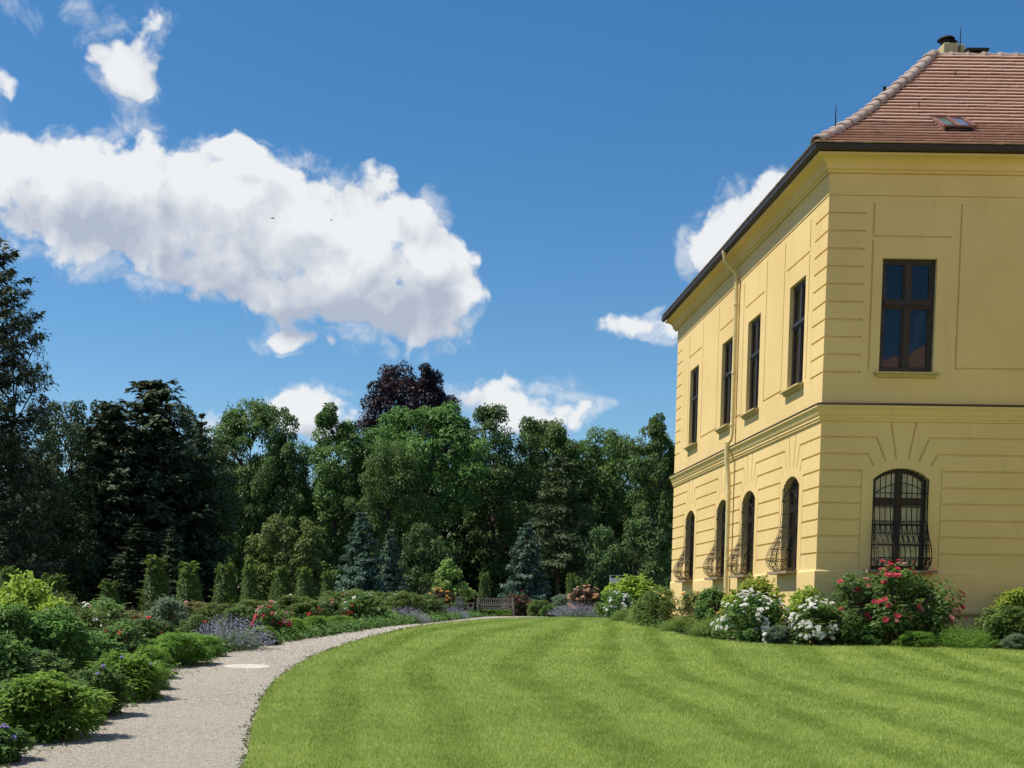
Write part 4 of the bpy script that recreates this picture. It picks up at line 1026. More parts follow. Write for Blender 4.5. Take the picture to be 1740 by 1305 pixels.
for j, (px, yt, w, Y, key) in enumerate([(60, 800, 150, 112, 'evergreen'), (190, 760, 170, 118, 'evergreen'), (320, 770, 150, 120, 'lime2'), (450, 770, 150, 128, 'oak3'), (560, 790, 130, 130, 'lime2'), (640, 740, 140, 132, 'oak3'), (760, 745, 150, 130, 'lime2'), (880, 775, 140, 134, 'oak3'), (985, 755, 150, 136, 'lime2'), (1085, 760, 140, 132, 'oak3'), (1200, 780, 150, 134, 'lime2')]):
    T_(key, 'woodland_tree', 'tree deep in the wood behind the front row', px, yt, w, Y, j * 1.7, 'trees deep in the wood')
for j, (px, yt, w, Y) in enumerate([(20, 880, 150, 88), (110, 870, 150, 90), (200, 865, 160, 92), (300, 865, 160, 92), (390, 870, 150, 112), (470, 870, 150, 114), (560, 870, 150, 112), (650, 870, 150, 118), (740, 865, 160, 116), (820, 870, 150, 120), (900, 870, 150, 122), (990, 870, 150, 122), (1070, 870, 140, 120), (1150, 870, 140, 112), (-70, 850, 170, 88), (-160, 800, 180, 90)]):
    T_('under', 'evergreen_shrub', 'dark shrub in the shade under the tall trees', px, yt, w, Y, j * 2.1, 'dark undergrowth of the wood', cat='shrub')
T_('undergreen', 'young_tree', 'yellow green shrubby tree beside the far palace corner', 1085, 892, 110, 76, .3)
T_('undergreen', 'young_tree', 'dull green low tree behind the olive conifer trunk', 1020, 905, 80, 82, 2.3)
T_('undergreen', 'young_tree', 'green low tree at the foot of the gappy tree', 720, 900, 90, 84, 4.0)
T_('fir2', 'fir_tree', 'low olive green conifer lit at the foot of the dark wood', 235, 888, 120, 70, .6)
T_('fir2', 'fir_tree', 'low sunlit conifer tips right of the other at the dark wood', 292, 892, 70, 69, 2.6)
T_('golden', 'rounded_tree', 'rounded golden green tree in front of the dark wood', 490, 876, 128, 70, .2)
T_('bluespruce', 'spruce_tree', 'larger blue spruce of the pair left of the bench', 615, 868, 92, 67, .1)
T_('bluespruce', 'spruce_tree', 'smaller blue spruce of the pair left of the bench', 664, 898, 66, 68.5, 1.4)
T_('bluespruce', 'spruce_tree', 'blue spruce right of the bench', 896, 886, 90, 70, 2.7)
T_('olive', 'conifer_tree', 'olive brown conifer on a bare thin trunk right of the bench', 953, 768, 140, 76, .5)

# --- clipped yews along the back of the border
def yew(seed, H=2.0, R=.5):
    rs = np.random.RandomState(seed); n = 5600
    f = rs.rand(n) ** .75 * .97; th = rs.uniform(0, 2 * PI, n)
    r_ = np.interp(f, [0, .08, .5, .85, .95, 1], [.90, 1, .76, .46, .34, .14]) * R * (1 + .10 * np.sin(4 * th + 7 * f + seed)) * (.72 + .32 * rs.rand(n))
    P = np.stack([r_ * np.cos(th), r_ * np.sin(th), .05 + f * (H - .10)], 1)
    out = np.stack([np.cos(th), np.sin(th), np.zeros(n)], 1)
    U = unit(out * .8 + np.array([0, 0, .55]) + rs.normal(0, .35, (n, 3))); Nn = unit(out + np.array([0, 0, .5]) + rs.normal(0, .3, (n, 3)))
    L_ = rs.uniform(.05, .11, n)
    V, T = leaves(rs, P, Nn, U, L_, L_ * .34, np.clip(rs.normal(.35, .2, n), 0, 1))
    k = 46; th = rs.uniform(0, 2 * PI, k); f2 = np.where(rs.rand(k) < .6, rs.uniform(.80, 1.0, k), rs.uniform(.2, .8, k))  # untrimmed nodding shoots
    Vs, Ts = [V], [T]
    for j in range(k):
        rr = np.interp(f2[j], [0, .1, .5, .85, 1], [.90, 1, .76, .46, .22]) * R; b_ = np.array([rr * math.cos(th[j]), rr * math.sin(th[j]), f2[j] * H - .05]); o_ = np.array([math.cos(th[j]), math.sin(th[j]), 0])
        m = 14; u = np.linspace(0, 1, m); pp = b_ + o_ * (u * .13)[:, None] + np.array([0, 0, 1]) * (u * .22 - u * u * .15)[:, None]
        sd = np.array([-o_[1], o_[0], 0]) * np.where(np.arange(m) % 2, 1, -1)[:, None]
        v_, t_ = leaves(rs, pp, unit(np.array([[0, 0, 1.]] * m) + rs.normal(0, .2, (m, 3))), unit(o_ + sd * .8), np.full(m, .08), np.full(m, .03), np.clip(rs.normal(.8, .12, m), 0, 1))
        Vs.append(v_); Ts.append(t_)
    V = np.concatenate(Vs); T = np.concatenate(Ts); mb = MB(); mb.tube([(0, 0, -.1), (0, 0, H * .8)], [.06, .03], 7)
    return raw_mesh('crown', V, quads(len(V) // 4), LM_YEW, T), mb.mesh('trunk', M_BARKD), H, R
for s_ in range(3): TREES['yew%d' % s_] = yew(40 + s_)
YG = 'clipped yews along the back of the border'
for (px, yt, w, Y, k, lab) in [(12, 962, 46, 34, 0, 'clipped yew at the left edge behind the lime green shrub'), (92, 975, 62, 27, 1, 'clipped yew half hidden by the lime green shrub'),
        (186, 988, 48, 34, 2, 'short clipped yew left of the tallest yews'), (266, 944, 58, 38.5, 0, 'tallest clipped yew cone with a shaggy head'), (322, 954, 54, 42.5, 1, 'clipped yew cone second right of the short one'),
        (383, 957, 50, 46, 2, 'clipped yew with a narrow head and wide base behind the catmint'), (425, 959, 38, 48, 0, 'slim clipped yew before the golden green tree on its left'), (477, 962, 44, 49.5, 1, 'clipped yew in front of the golden green tree'),
        (517, 964, 40, 52, 2, 'clipped yew before the right side of the golden green tree'), (557, 970, 32, 55, 0, 'small clipped yew left of the blue spruce pair'), (742, 972, 24, 61, 1, 'tiny dark yew left of the young light green tree'),
        (823, 973, 26, 64, 2, 'narrow loose yew behind the bench'), (971, 974, 24, 66, 0, 'small yew beside the trunk of the olive conifer')]:
    T_('yew%d' % k, 'yew_tree', lab, px, yt, w, Y, k * 2.1 + px, YG)

# --- shrubs and perennials
def shrub_mesh(key, seed, leafm, nc=40, rc=.2, nl=70, ln=.06, wd=.032, sq=.8, dome=(.25, 1.), bump=.22, up=.95, tvar=.5, droop=.2, stems=8, stemm=None, low=.0, shoots=26):
    """dome of leaf clumps, radius 1 and height 1; leaf size is given for a shrub of 1 m and scaled with it"""
    rs = np.random.RandomState(seed)
    th = rs.uniform(0, 2 * PI, nc); f = rs.uniform(low, 1, nc)
    rr = np.sqrt(np.clip(1 - ((f - .35) / .68) ** 2, .05, 1)) * (.55 + .45 * rs.rand(nc) ** .5) * (1 + bump * np.sin(3 * th + seed) + bump * np.sin(5 * th + 2.1 * seed))
    C = np.stack([rr * np.cos(th), rr * np.sin(th), .10 + .80 * f], 1); C[:, :2] *= (1 - rc)
    V, T = clump_leaves(rs, C * [.5, .5, 1], np.full(nc, rc * .5) * rs.uniform(.7, 1.3, nc), nl, ln, wd, sq * 1.6, up, tvar, droop)
    V[:, 2] = np.maximum(V[:, 2], .012)
    mb = MB(); Vs, Ts = [V], [T]
    for j in range(shoots):
        d = unit(np.array([rs.normal(0, .75), rs.normal(0, .75), rs.uniform(.25, 1.)])); b_ = d * [.40, .40, .55] + [0, 0, .38]
        L_ = rs.uniform(.10, .26); m = 12; u = np.linspace(0, 1, m); o_ = unit(d + np.array([0, 0, .7]) + rs.normal(0, .3, 3)); P = b_ + o_ * (u * L_)[:, None] - np.array([0, 0, 1]) * (u * u * L_ * .25)[:, None]
        v_, t_ = leaves(rs, P, unit(rs.normal(0, .5, (m, 3)) + [0, 0, 1]), unit(rs.normal(0, 1, (m, 3)) + o_), ln * rs.uniform(.6, 1.1, m), wd * rs.uniform(.6, 1.1, m), np.clip(rs.normal(.72, .15, m), 0, 1))
        Vs.append(v_); Ts.append(t_); mb.tube([(0, 0, .02), tuple(b_ * .6), tuple(b_), tuple(P[-1])], [.007, .005, .004, .002], 4, cap=False)
    V, T = np.concatenate(Vs), np.concatenate(Ts)
    for j in range(stems):
        e = C[j % nc] * [.45, .45, .9]; mb.tube([(rs.uniform(-.02, .02), rs.uniform(-.02, .02), -.05), tuple(e * [.4, .4, .5]), tuple(e)], [.014, .010, .005], 5, cap=False)
    fl = C * [.5, .5, 1] + unit(C * [.5, .5, 1] - [0, 0, .35]) * (rc * .5)
    return raw_mesh('foliage', V, quads(len(V) // 4), leafm, T), mb.mesh('stem', stemm or M_BARK), fl
LS = {
 'dark': leaf_mat('shrub_leaf_dark', (0.045, 0.105, 0.028), (0.155, 0.285, 0.072), .42),
 'rose': leaf_mat('rose_leaf', (0.05, 0.108, 0.03), (0.185, 0.3, 0.085), .42, rough=.4, spec=.4),
 'red': leaf_mat('rose_leaf_reddish', (0.08, 0.085, 0.03), (0.24, 0.215, 0.085), .42),
 'lime': leaf_mat('lime_green_leaf', (0.12, 0.195, 0.024), (0.355, 0.47, 0.07), .35),
 'mound': leaf_mat('bright_mound_leaf', (0.06, 0.15, 0.022), (0.215, 0.37, 0.062), .42),
 'grey': leaf_mat('grey_green_leaf', (0.075, 0.12, 0.07), (0.21, 0.29, 0.18), .42),
 'laven': leaf_mat('lavender_leaf', (0.085, 0.155, 0.034), (0.23, 0.34, 0.085), .42),
 'brown': leaf_mat('bronze_leaf', (0.06, 0.04, 0.022), (0.17, 0.12, 0.062), .2),
 'olive': leaf_mat('olive_shrub_leaf', (0.058, 0.105, 0.026), (0.2, 0.275, 0.08), .42),
}
SH = {
 'dark': [shrub_mesh('d', 60 + k, LS['dark'], 60, .26, 95, .075, .042) for k in range(2)],
 'rose': [shrub_mesh('r', 64 + k, LS['rose'], 62, .24, 85, .062, .038, bump=.25) for k in range(2)],
 'red': [shrub_mesh('e', 68 + k, LS['red'], 60, .22, 75, .062, .036, bump=.25) for k in range(2)],
 'lime': [shrub_mesh('l', 72 + k, LS['lime'], 56, .24, 75, .085, .048, bump=.22) for k in range(2)],
 'mound': [shrub_mesh('m', 76 + k, LS['mound'], 54, .24, 90, .13, .032, droop=.35, up=1.0) for k in range(2)],
 'fine': [shrub_mesh('f', 80 + k, LS['mound'], 64, .22, 120, .075, .018, droop=.1, up=.9) for k in range(2)],
 'grey': [shrub_mesh('g', 84 + k, LS['grey'], 60, .22, 90, .075, .030) for k in range(2)],
 'brown': [shrub_mesh('b', 88 + k, LS['brown'], 56, .24, 80, .070, .036, bump=.2) for k in range(2)],
 'olive': [shrub_mesh('o', 92 + k, LS['olive'], 62, .23, 90, .055, .030, bump=.2) for k in range(2)],
}
# upright tussocks: spikes of stems with narrow leaves, with or without flowers
def tussock(seed, leafm, n=420, nleaf=7, ln=.10, wd=.014, spike=None, spread=.5, arch_=.25):
    rs = np.random.RandomState(seed); Vs, Ts, Fv, Ft = [], [], [], []
    for j in range(n):
        th = rs.uniform(0, 2 * PI); r_ = math.sqrt(rs.rand()) * .5; b_ = np.array([r_ * math.cos(th) * .7, r_ * math.sin(th) * .7, 0])
        hgt = (1 - .75 * (2 * r_) ** 2.4) * rs.uniform(.72, 1.05); o_ = np.array([math.cos(th), math.sin(th), 0]) * r_ * arch_ * 2
        u = np.linspace(.15, 1, nleaf); P = b_ + o_ * (u ** 1.3)[:, None] + np.array([0, 0, hgt]) * u[:, None] + rs.normal(0, .01, (nleaf, 3))
        aa = rs.uniform(0, 2 * PI, nleaf); sd = np.stack([np.cos(aa), np.sin(aa), np.full(nleaf, 1.1)], 1)
        top = u > (.62 if spike else 2)
        v_, t_ = leaves(rs, P, unit(rs.normal(0, 1, (nleaf, 3)) + [0, 0, .4]), unit(sd), np.where(top, ln * .45, ln) * rs.uniform(.7, 1.2, nleaf), np.where(top, wd * 1.6, wd) * np.ones(nleaf), np.clip(rs.normal(.3 + .4 * u, .15), 0, 1))
        q_ = np.repeat(top, 4); Vs.append(v_[~q_]); Ts.append(t_[~q_]); Fv.append(v_[q_]); Ft.append(t_[q_])
    V = np.concatenate(Vs); T = np.concatenate(Ts); fo = raw_mesh('foliage', V, quads(len(V) // 4), leafm, T)
    if not spike: return fo, None
    Vf = np.concatenate(Fv); return fo, raw_mesh('flower_spikes', Vf, quads(len(Vf) // 4), spike, np.concatenate(Ft))
M_CAT = leaf_mat('catmint_flower', (.135, .125, .190), (.340, .315, .430), .2)
TU = {'catmint': [tussock(100 + k, LS['grey'], 520, 9, .09, .016, M_CAT, arch_=.45) for k in range(2)],
      'lavender': [tussock(104 + k, LS['laven'], 620, 7, .16, .016, arch_=.2) for k in range(2)],
      'tuft': [tussock(108, LS['mound'], 520, 6, .22, .012, arch_=.35)]}
# blossoms
def blossom(col_a, col_b, name, petals=9, r_=.05):
    m, q, b, o = mat(name)
    q.l(q.mix(q.n('ShaderNodeAttribute', attribute_name='tint').outputs['Fac'], col_a + (1,), col_b + (1,)), b.inputs['Base Color']); b.inputs['Roughness'].default_value = .6; b.inputs['Specular IOR Level'].default_value = .2
    rs = np.random.RandomState(len(name)); P, N_, U = [], [], []
    k = petals * 2
    for ring, (cnt, tilt, sc_) in enumerate(((petals, .25, 1.), (petals - 2, .9, .75), (petals - 4, 1.6, .5))):
        for j in range(max(3, cnt)):
            a_ = 2 * PI * j / max(3, cnt) + ring * .4; o_ = np.array([math.cos(a_), math.sin(a_), 0]); P.append(o_ * .1 * r_); U.append(unit(o_ + np.array([0, 0, tilt])) * sc_); N_.append(unit(np.array([0, 0, 1]) - o_ * tilt * .7))
    P, U, N_ = map(np.array, (P, U, N_)); L_ = np.linalg.norm(U, axis=1) * r_
    V, T = leaves(rs, P, N_, unit(U), L_, L_ * .95, rs.rand(len(P)), .25)
    return raw_mesh('blossom', V, quads(len(V) // 4), m, T)
BL = {'red': blossom((.42, .022, .045), (.62, .10, .13), 'red_petal'), 'pink': blossom((.55, .16, .19), (.72, .36, .38), 'pink_petal'),
      'white': blossom((.70, .68, .60), (.82, .81, .76), 'white_petal'), 'orange': blossom((.62, .24, .045), (.74, .42, .14), 'orange_petal'), 'salmon': blossom((.55, .25, .16), (.70, .42, .30), 'salmon_petal'),
      'yellow': blossom((.72, .48, .10), (.78, .58, .22), 'yellow_petal'), 'violet': blossom((.17, .12, .40), (.33, .27, .58), 'violet_petal'), 'scarlet': blossom((.55, .03, .02), (.68, .09, .06), 'scarlet_petal')}
RND_ = random.Random(77)
def add_blossoms(root, fl, kind, n, w, h, sq, size=1.0, top=.0, seed=1, front=True, area=None):
    r_ = random.Random(seed); c = [p for p in fl if p[2] > top and (not front or p[1] < .12)]
    if area: c = [p for p in c if area(p)] or c
    for j in range(n):
        p = c[r_.randrange(len(c))]; d = unit(np.array([p[0], p[1], (p[2] - .35) * .8])); p = p + np.array([r_.gauss(0, .045), r_.gauss(0, .045), r_.gauss(0, .045)]) + d * .03
        o_ = obj('blossom', BL[kind], root, (p[0] * w, p[1] * w * sq, max(.05, p[2] * h)))
        o_.rotation_euler = Vector((d[0] + r_.gauss(0, .3), d[1] - .4 + r_.gauss(0, .3), d[2] + .4)).to_track_quat('Z', 'Y').to_euler()
        s = size * r_.uniform(.75, 1.25); o_.scale = (s, s, s)
def shrub(kind, name, label, px, ytop, wpx, Y, sq=1., rot=None, group=None, flowers=None, cat='shrub', base=None):
    """a shrub whose top and width are read off the photo at distance Y"""
    top = at(px, ytop, Y); z = float(g(Y)) - .02; h = max(.18, top[2] - z); w = wpx / F * Y
    k = RND_.randrange(2); fo, st, fl = SH[kind][k]
    rz = RND_.uniform(0, 6.28) if rot is None else rot
    t = thing(name, label, cat, (top[0], Y, z), 0, group)
    o1 = obj('foliage', fo, t, (0, 0, 0), 0, (w, w * sq, h)); o2 = obj('stem', st, t, (0, 0, 0), 0, (w, w * sq, h))
    c_, s_ = math.cos(rz), math.sin(rz)
    if sq == 1.: o1.rotation_euler[2] = rz; o2.rotation_euler[2] = rz; fl = np.stack([fl[:, 0] * c_ - fl[:, 1] * s_, fl[:, 0] * s_ + fl[:, 1] * c_, fl[:, 2]], 1)
    for j, f_ in enumerate(flowers or []): add_blossoms(t, fl, f_[0], f_[1], w, h, sq, f_[2], f_[3] if len(f_) > 3 else 0., seed=int(px * 7 + j), area=f_[4] if len(f_) > 4 else None)
    return t
def tuss(kind, name, label, px, ytop, wpx, Y, sq=1., group=None, cat='plant'):
    top = at(px, ytop, Y); z = float(g(Y)) - .02; h = max(.15, top[2] - z); w = wpx / F * Y
    fo, sp_ = TU[kind][RND_.randrange(len(TU[kind]))]
    t = thing(name, label, cat, (top[0], Y, z), RND_.uniform(0, 6.28) if sq == 1 else 0, group, (w, w * sq, h))
    obj('foliage', fo, t)
    if sp_: obj('flower_spikes', sp_, t)
    return t

# border left of the path, near to far
shrub('mound', 'leafy_mound', 'bright green mound of lance leaves nearest the camera by the path', 78, 1150, 172, 10.7)
shrub('dark', 'geranium', 'dark low plant with violet flowers at the bottom left corner', 0, 1236, 110, 9.5, flowers=[('violet', 12, .40)])
shrub('dark', 'rose_bush', 'dark leaved bush with single white roses at the left edge', 0, 1085, 140, 12.6, flowers=[('white', 5, 1.0, .2)])
shrub('dark', 'geranium', 'violet flowered low plant between the two bright mounds', 172, 1136, 104, 12.2, flowers=[('violet', 14, .38)])
shrub('mound', 'leafy_mound', 'second bright green mound of lance leaves along the path', 214, 1112, 128, 13.6, flowers=[('violet', 5, .38)])
shrub('dark', 'leafy_shrub', 'tall dark green bush behind the nearest bright mound', 95, 1040, 130, 14.6)
shrub('dark', 'leafy_shrub', 'dark bush under the lime green shrub at the left edge', 20, 1035, 110, 14.2)
shrub('lime', 'lime_shrub', 'lime green big leaved shrub at the left edge', 40, 982, 118, 17.0)
shrub('lime', 'lime_shrub', 'small lime green shoots over the dark bush', 95, 1020, 76, 16.4)
shrub('olive', 'rose_bush', 'olive leaved rose bush with pale flowers behind the tall dark bush', 150, 1035, 100, 19.0, flowers=[('white', 6, .7, .4)])
shrub('rose', 'rose_bush', 'rose bush with two red flowers behind the second bright mound', 205, 1056, 96, 17.8, flowers=[('scarlet', 3, .8, .4)])
shrub('fine', 'leafy_mound', 'fine leaved green mound at the bend of the path', 303, 1074, 120, 17.8)
shrub('fine', 'leafy_mound', 'small fine leaved mound in front of the one at the bend', 258, 1096, 66, 15.9)
shrub('red', 'rose_bush', 'reddish rose bush left of the grey green bush', 200, 1035, 100, 24.5, flowers=[('white', 4, .6, .5)])
shrub('red', 'rose_bush', 'reddish rose bush in front of the short yew', 140, 1038, 110, 27.0, flowers=[('white', 3, .8, .5)])
shrub('grey', 'grey_bush', 'grey green bush standing before the tallest yew', 286, 1017, 78, 23.0)
shrub('rose', 'rose_bush', 'rose bush between the grey green bush and the first catmint', 335, 1045, 70, 21.6, flowers=[('scarlet', 2, .7)])
shrub('olive', 'rose_bush', 'bronze tipped rose bush behind the first catmint', 372, 1026, 100, 26.5)
tuss('catmint', 'catmint', 'large grey violet catmint at the bend of the path', 392, 1044, 104, 20.9)
shrub('mound', 'leafy_mound', 'small bright mound right of the large catmint', 447, 1066, 52, 21.9)
shrub('rose', 'rose_bush', 'rose bush with coral red flowers right of the large catmint', 458, 1028, 66, 23.4, flowers=[('pink', 12, .95, .4), ('red', 16, .95, .4)])
shrub('olive', 'rose_bush', 'low olive rose bush behind the coral red one', 430, 1020, 90, 31.0)
for j, (px, yt, w, Y, lab) in enumerate([(496, 1050, 66, 24.2, 'green edging mound beside the coral red roses'), (536, 1046, 62, 25.6, 'green edging mound below the bright red roses'), (578, 1046, 58, 27.2, 'green edging mound left of the pale leaved bush')]):
    shrub('fine', 'leafy_mound', lab, px, yt, w, Y, group='edging mounds along the path')
shrub('olive', 'rose_bush', 'olive rose bush behind the edging mounds', 500, 1012, 86, 33.0, flowers=[('white', 5, .7, .5)])
shrub('rose', 'rose_bush', 'rose bush with bright red flowers above the edging mounds', 562, 1016, 56, 29.5, flowers=[('scarlet', 24, .95, .3)])
shrub('rose', 'rose_bush', 'large pale leaved rose bush dotted with white flowers', 617, 1010, 82, 30.6, flowers=[('white', 16, .8, .3)])
shrub('olive', 'rose_bush', 'rose bush in front of the blue spruce pair', 610, 1003, 90, 39.0, flowers=[('white', 6, .8, .5)])
shrub('mound', 'leafy_mound', 'bright low mound left of the second catmint', 655, 1038, 50, 31.6)
tuss('catmint', 'catmint', 'middle catmint clump beside the straight path', 690, 1030, 58, 33.4)
shrub('olive', 'rose_bush', 'dense olive bush behind the middle catmint', 690, 1006, 84, 40.0)
shrub('rose', 'rose_bush', 'dense green bush left of the far catmint', 730, 1010, 62, 41.0)
shrub('olive', 'rose_bush', 'olive bush with a few pale flowers under the young tree', 655, 1007, 70, 44.0, flowers=[('white', 4, .8, .5)])
tuss('catmint', 'catmint', 'far catmint clump just before the end-on bench', 768, 1028, 42, 46.0)
shrub('mound', 'leafy_mound', 'tiny green mound at the foot of the far catmint', 750, 1040, 22, 43.0)
shrub('brown', 'azalea', 'bronze shrub with orange flowers beside the young light green tree', 748, 1003, 46, 50.0, flowers=[('orange', 22, 1.3, .35)])
shrub('brown', 'bronze_shrub', 'bronze leaved shrub left behind the bench', 787, 1000, 58, 63.5)
T_('young', 'young_tree', 'young light green tree with big leaves left of the bench', 766, 953, 56, 60.0)
shrub('brown', 'bronze_shrub', 'reddish bronze shrub right behind the bench', 880, 1010, 54, 65.0, flowers=[('red', 5, 1.2, .5)])
shrub('olive', 'rose_bush', 'olive shrub right of the bench', 915, 1020, 44, 63.5)
shrub('fine', 'leafy_mound', 'low green hedge plant under the bench back', 842, 1034, 62, 63.4, sq=.5)
shrub('grey', 'grey_bush', 'blue green bush left of the salmon azalea', 958, 1011, 48, 62.0)
shrub('dark', 'leafy_shrub', 'dark low shrub between the bench shrubs and the violet clump', 935, 1028, 34, 61.5)
tuss('catmint', 'catmint', 'violet catmint clump at the far edge of the lawn', 979, 1023, 66, 58.5)
shrub('brown', 'azalea', 'bronze shrub covered in salmon flowers at the far lawn edge', 995, 1000, 62, 60.0, flowers=[('salmon', 60, 1.45, .3), ('orange', 14, 1.3, .3)])
for px, yt, w, Y, kd, lab in [(62, 1105, 140, 12.9, 'rose', 'loose green bush right behind the nearest bright mound'), (150, 1078, 120, 16.2, 'dark', 'mid green bush behind the second bright mound'),
        (245, 1052, 100, 20.6, 'rose', 'green rose bush left of the bend in the path'), (20, 1160, 110, 11.2, 'rose', 'green bush at the left edge above the violet flowers'),
        (95, 1010, 120, 20.5, 'olive', 'olive green bush behind the lime green shrub'), (170, 1020, 120, 22.5, 'rose', 'green rose bush left of the reddish roses'),
        (335, 1024, 90, 30.5, 'red', 'reddish rose bush behind the grey green bush'), (410, 1030, 70, 25.0, 'rose', 'green rose bush right behind the large catmint'), (530, 1022, 90, 28.8, 'rose', 'loose rose bush above the edging mounds'),
        (575, 1006, 80, 37.0, 'olive', 'olive rose bush left of the large pale leaved one')]:
    fl_ = {245: [('scarlet', 4, .7, .4)], 170: [('white', 5, .8, .4), ('pink', 4, .7, .4)], 335: [('pink', 8, .8, .4)], 410: [('pink', 6, .8, .4)], 530: [('scarlet', 10, .85, .3), ('pink', 6, .85, .3)], 575: [('white', 7, .8, .4), ('pink', 5, .9, .4)]}.get(px)
    shrub(kd, 'rose_bush' if kd != 'dark' else 'leafy_shrub', lab, px, yt, w, Y, flowers=fl_)
for px, yt, w, Y, lab in [(148, 1188, 74, 11.6, 'small bright tuft between the nearest mound and the violet flowers'), (262, 1126, 60, 14.6, 'small green mound spilling on the path below the second bright mound'),
        (352, 1078, 60, 19.3, 'green mound between the fine leaved one and the catmint'), (425, 1072, 50, 22.6, 'small green mound under the coral red roses')]:
    shrub('fine', 'leafy_mound', lab, px, yt, w, Y)
# the border and the wood go on to the left of the frame
for j, (px, yt, w, Y, kd) in enumerate([(-110, 1010, 130, 16, 'rose'), (-150, 1040, 130, 13.5, 'dark'), (-120, 1020, 120, 20, 'olive'), (-220, 1020, 150, 17, 'lime'), (-240, 1010, 150, 22, 'rose'), (-330, 1020, 150, 19, 'rose'), (-350, 1000, 160, 26, 'olive'), (-180, 1005, 150, 27, 'red'), (-90, 1010, 120, 30, 'rose')]):
    shrub(kd, 'rose_bush', 'bush further along the border beyond the left edge', px, yt, w, Y, group='bushes beyond the left edge')
for j, (px, yt, w, Y, key) in enumerate([(-190, 760, 220, 84, 'evergreen'), (-330, 740, 220, 88, 'evergreen'), (-480, 720, 230, 90, 'lime2'), (-640, 720, 230, 92, 'evergreen'), (-260, 700, 200, 112, 'oak3')]):
    T_(key, 'woodland_tree', 'tree of the wood beyond the left edge', px, yt, w, Y, j * 1.3, 'trees beyond the left edge')
# bed along the side of the palace
shrub('lime', 'lime_shrub', 'large yellow green shrub in front of the white garden sign', 1080, 981, 100, 54.0)
shrub('rose', 'rose_bush', 'white flowered rose bush at the far end of the palace bed', 1048, 1006, 66, 51.0, flowers=[('white', 70, 1.0, .2)])
tuss('lavender', 'lavender', 'green lavender clump at the far end of the palace bed', 1062, 1032, 46, 44.0)
tuss('lavender', 'lavender', 'green lavender clump below the olive rose bush', 1085, 1033, 44, 38.0)
shrub('olive', 'rose_bush', 'olive rose bush with few yellow buds by the side wall', 1120, 1000, 84, 33.5, flowers=[('yellow', 6, .8, .3)])
shrub('olive', 'rose_bush', 'rose bush with yellow flowers under the second side window', 1176, 1006, 56, 31.0, flowers=[('yellow', 14, 1.0, .2), ('orange', 5, 1.0, .2)])
shrub('dark', 'leafy_shrub', 'green shrub between the yellow roses and the first white bush', 1212, 1002, 66, 29.4)
tuss('lavender', 'lavender', 'long grey green lavender clump left of the first white bush', 1160, 1046, 70, 28.0)
tuss('lavender', 'lavender', 'grey green lavender clump touching the first white bush', 1210, 1050, 72, 26.4)
shrub('lime', 'lime_shrub', 'yellow green shrub behind the first white flowered bush', 1283, 984, 96, 26.0)
shrub('rose', 'rose_bush', 'white flowered bush left of the palace corner', 1281, 1012, 104, 24.7, flowers=[('white', 170, .72, .22)])
shrub('rose', 'rose_bush', 'small bush with apricot flowers tucked beside the first white bush', 1224, 1040, 30, 26.8, flowers=[('orange', 12, .9, .1)])
shrub('grey', 'grey_bush', 'low grey green plant at the foot of the palace corner', 1325, 1064, 56, 24.1, flowers=[('white', 5, .7)])
shrub('lime', 'lime_shrub', 'yellow green shrub just right of the palace corner', 1372, 1002, 80, 24.5, sq=.7)
shrub('rose', 'rose_bush', 'white flowered bush at the palace corner', 1395, 1024, 116, 23.9, sq=.8, flowers=[('white', 130, .72, .22, lambda p: p[0] < .25)])
shrub('rose', 'rose_bush', 'rose bush with few red flowers left of the main red one', 1458, 980, 124, 24.3, sq=.55, flowers=[('red', 6, 1.0, .4), ('pink', 3, 1.0, .3)])
shrub('rose', 'rose_bush', 'large rose bush full of red flowers under the front window', 1536, 966, 176, 24.2, sq=.55, flowers=[('red', 66, 1.1, .35), ('pink', 16, 1.05, .3)])
shrub('dark', 'leafy_shrub', 'dark low shrub in shade below the rose bushes', 1460, 1062, 100, 24.0, sq=.6)
shrub('fine', 'leafy_mound', 'small green cushion plant below the red rose bush', 1556, 1072, 62, 23.6)
tuss('tuft', 'grass_tuft', 'bright green feathery tuft right of the red rose bush', 1636, 1064, 92, 23.7, sq=.7)
shrub('lime', 'lime_shrub', 'yellow green shrub at the right edge against the wall', 1728, 1002, 92, 24.4, sq=.6)
shrub('rose', 'leafy_shrub', 'green bush with pale leaf edges at the right edge', 1716, 1030, 100, 23.8, sq=.8)
shrub('grey', 'grey_bush', 'low silver grey plant at the right edge of the bed', 1728, 1078, 50, 23.2)
for px, Y, w in ((1820, 23.9, 120), (1900, 23.7, 120)):
    shrub('rose', 'rose_bush', 'green rose bush further along the palace front', px, 1010, w, Y, sq=.7, group='bushes beyond the right edge')

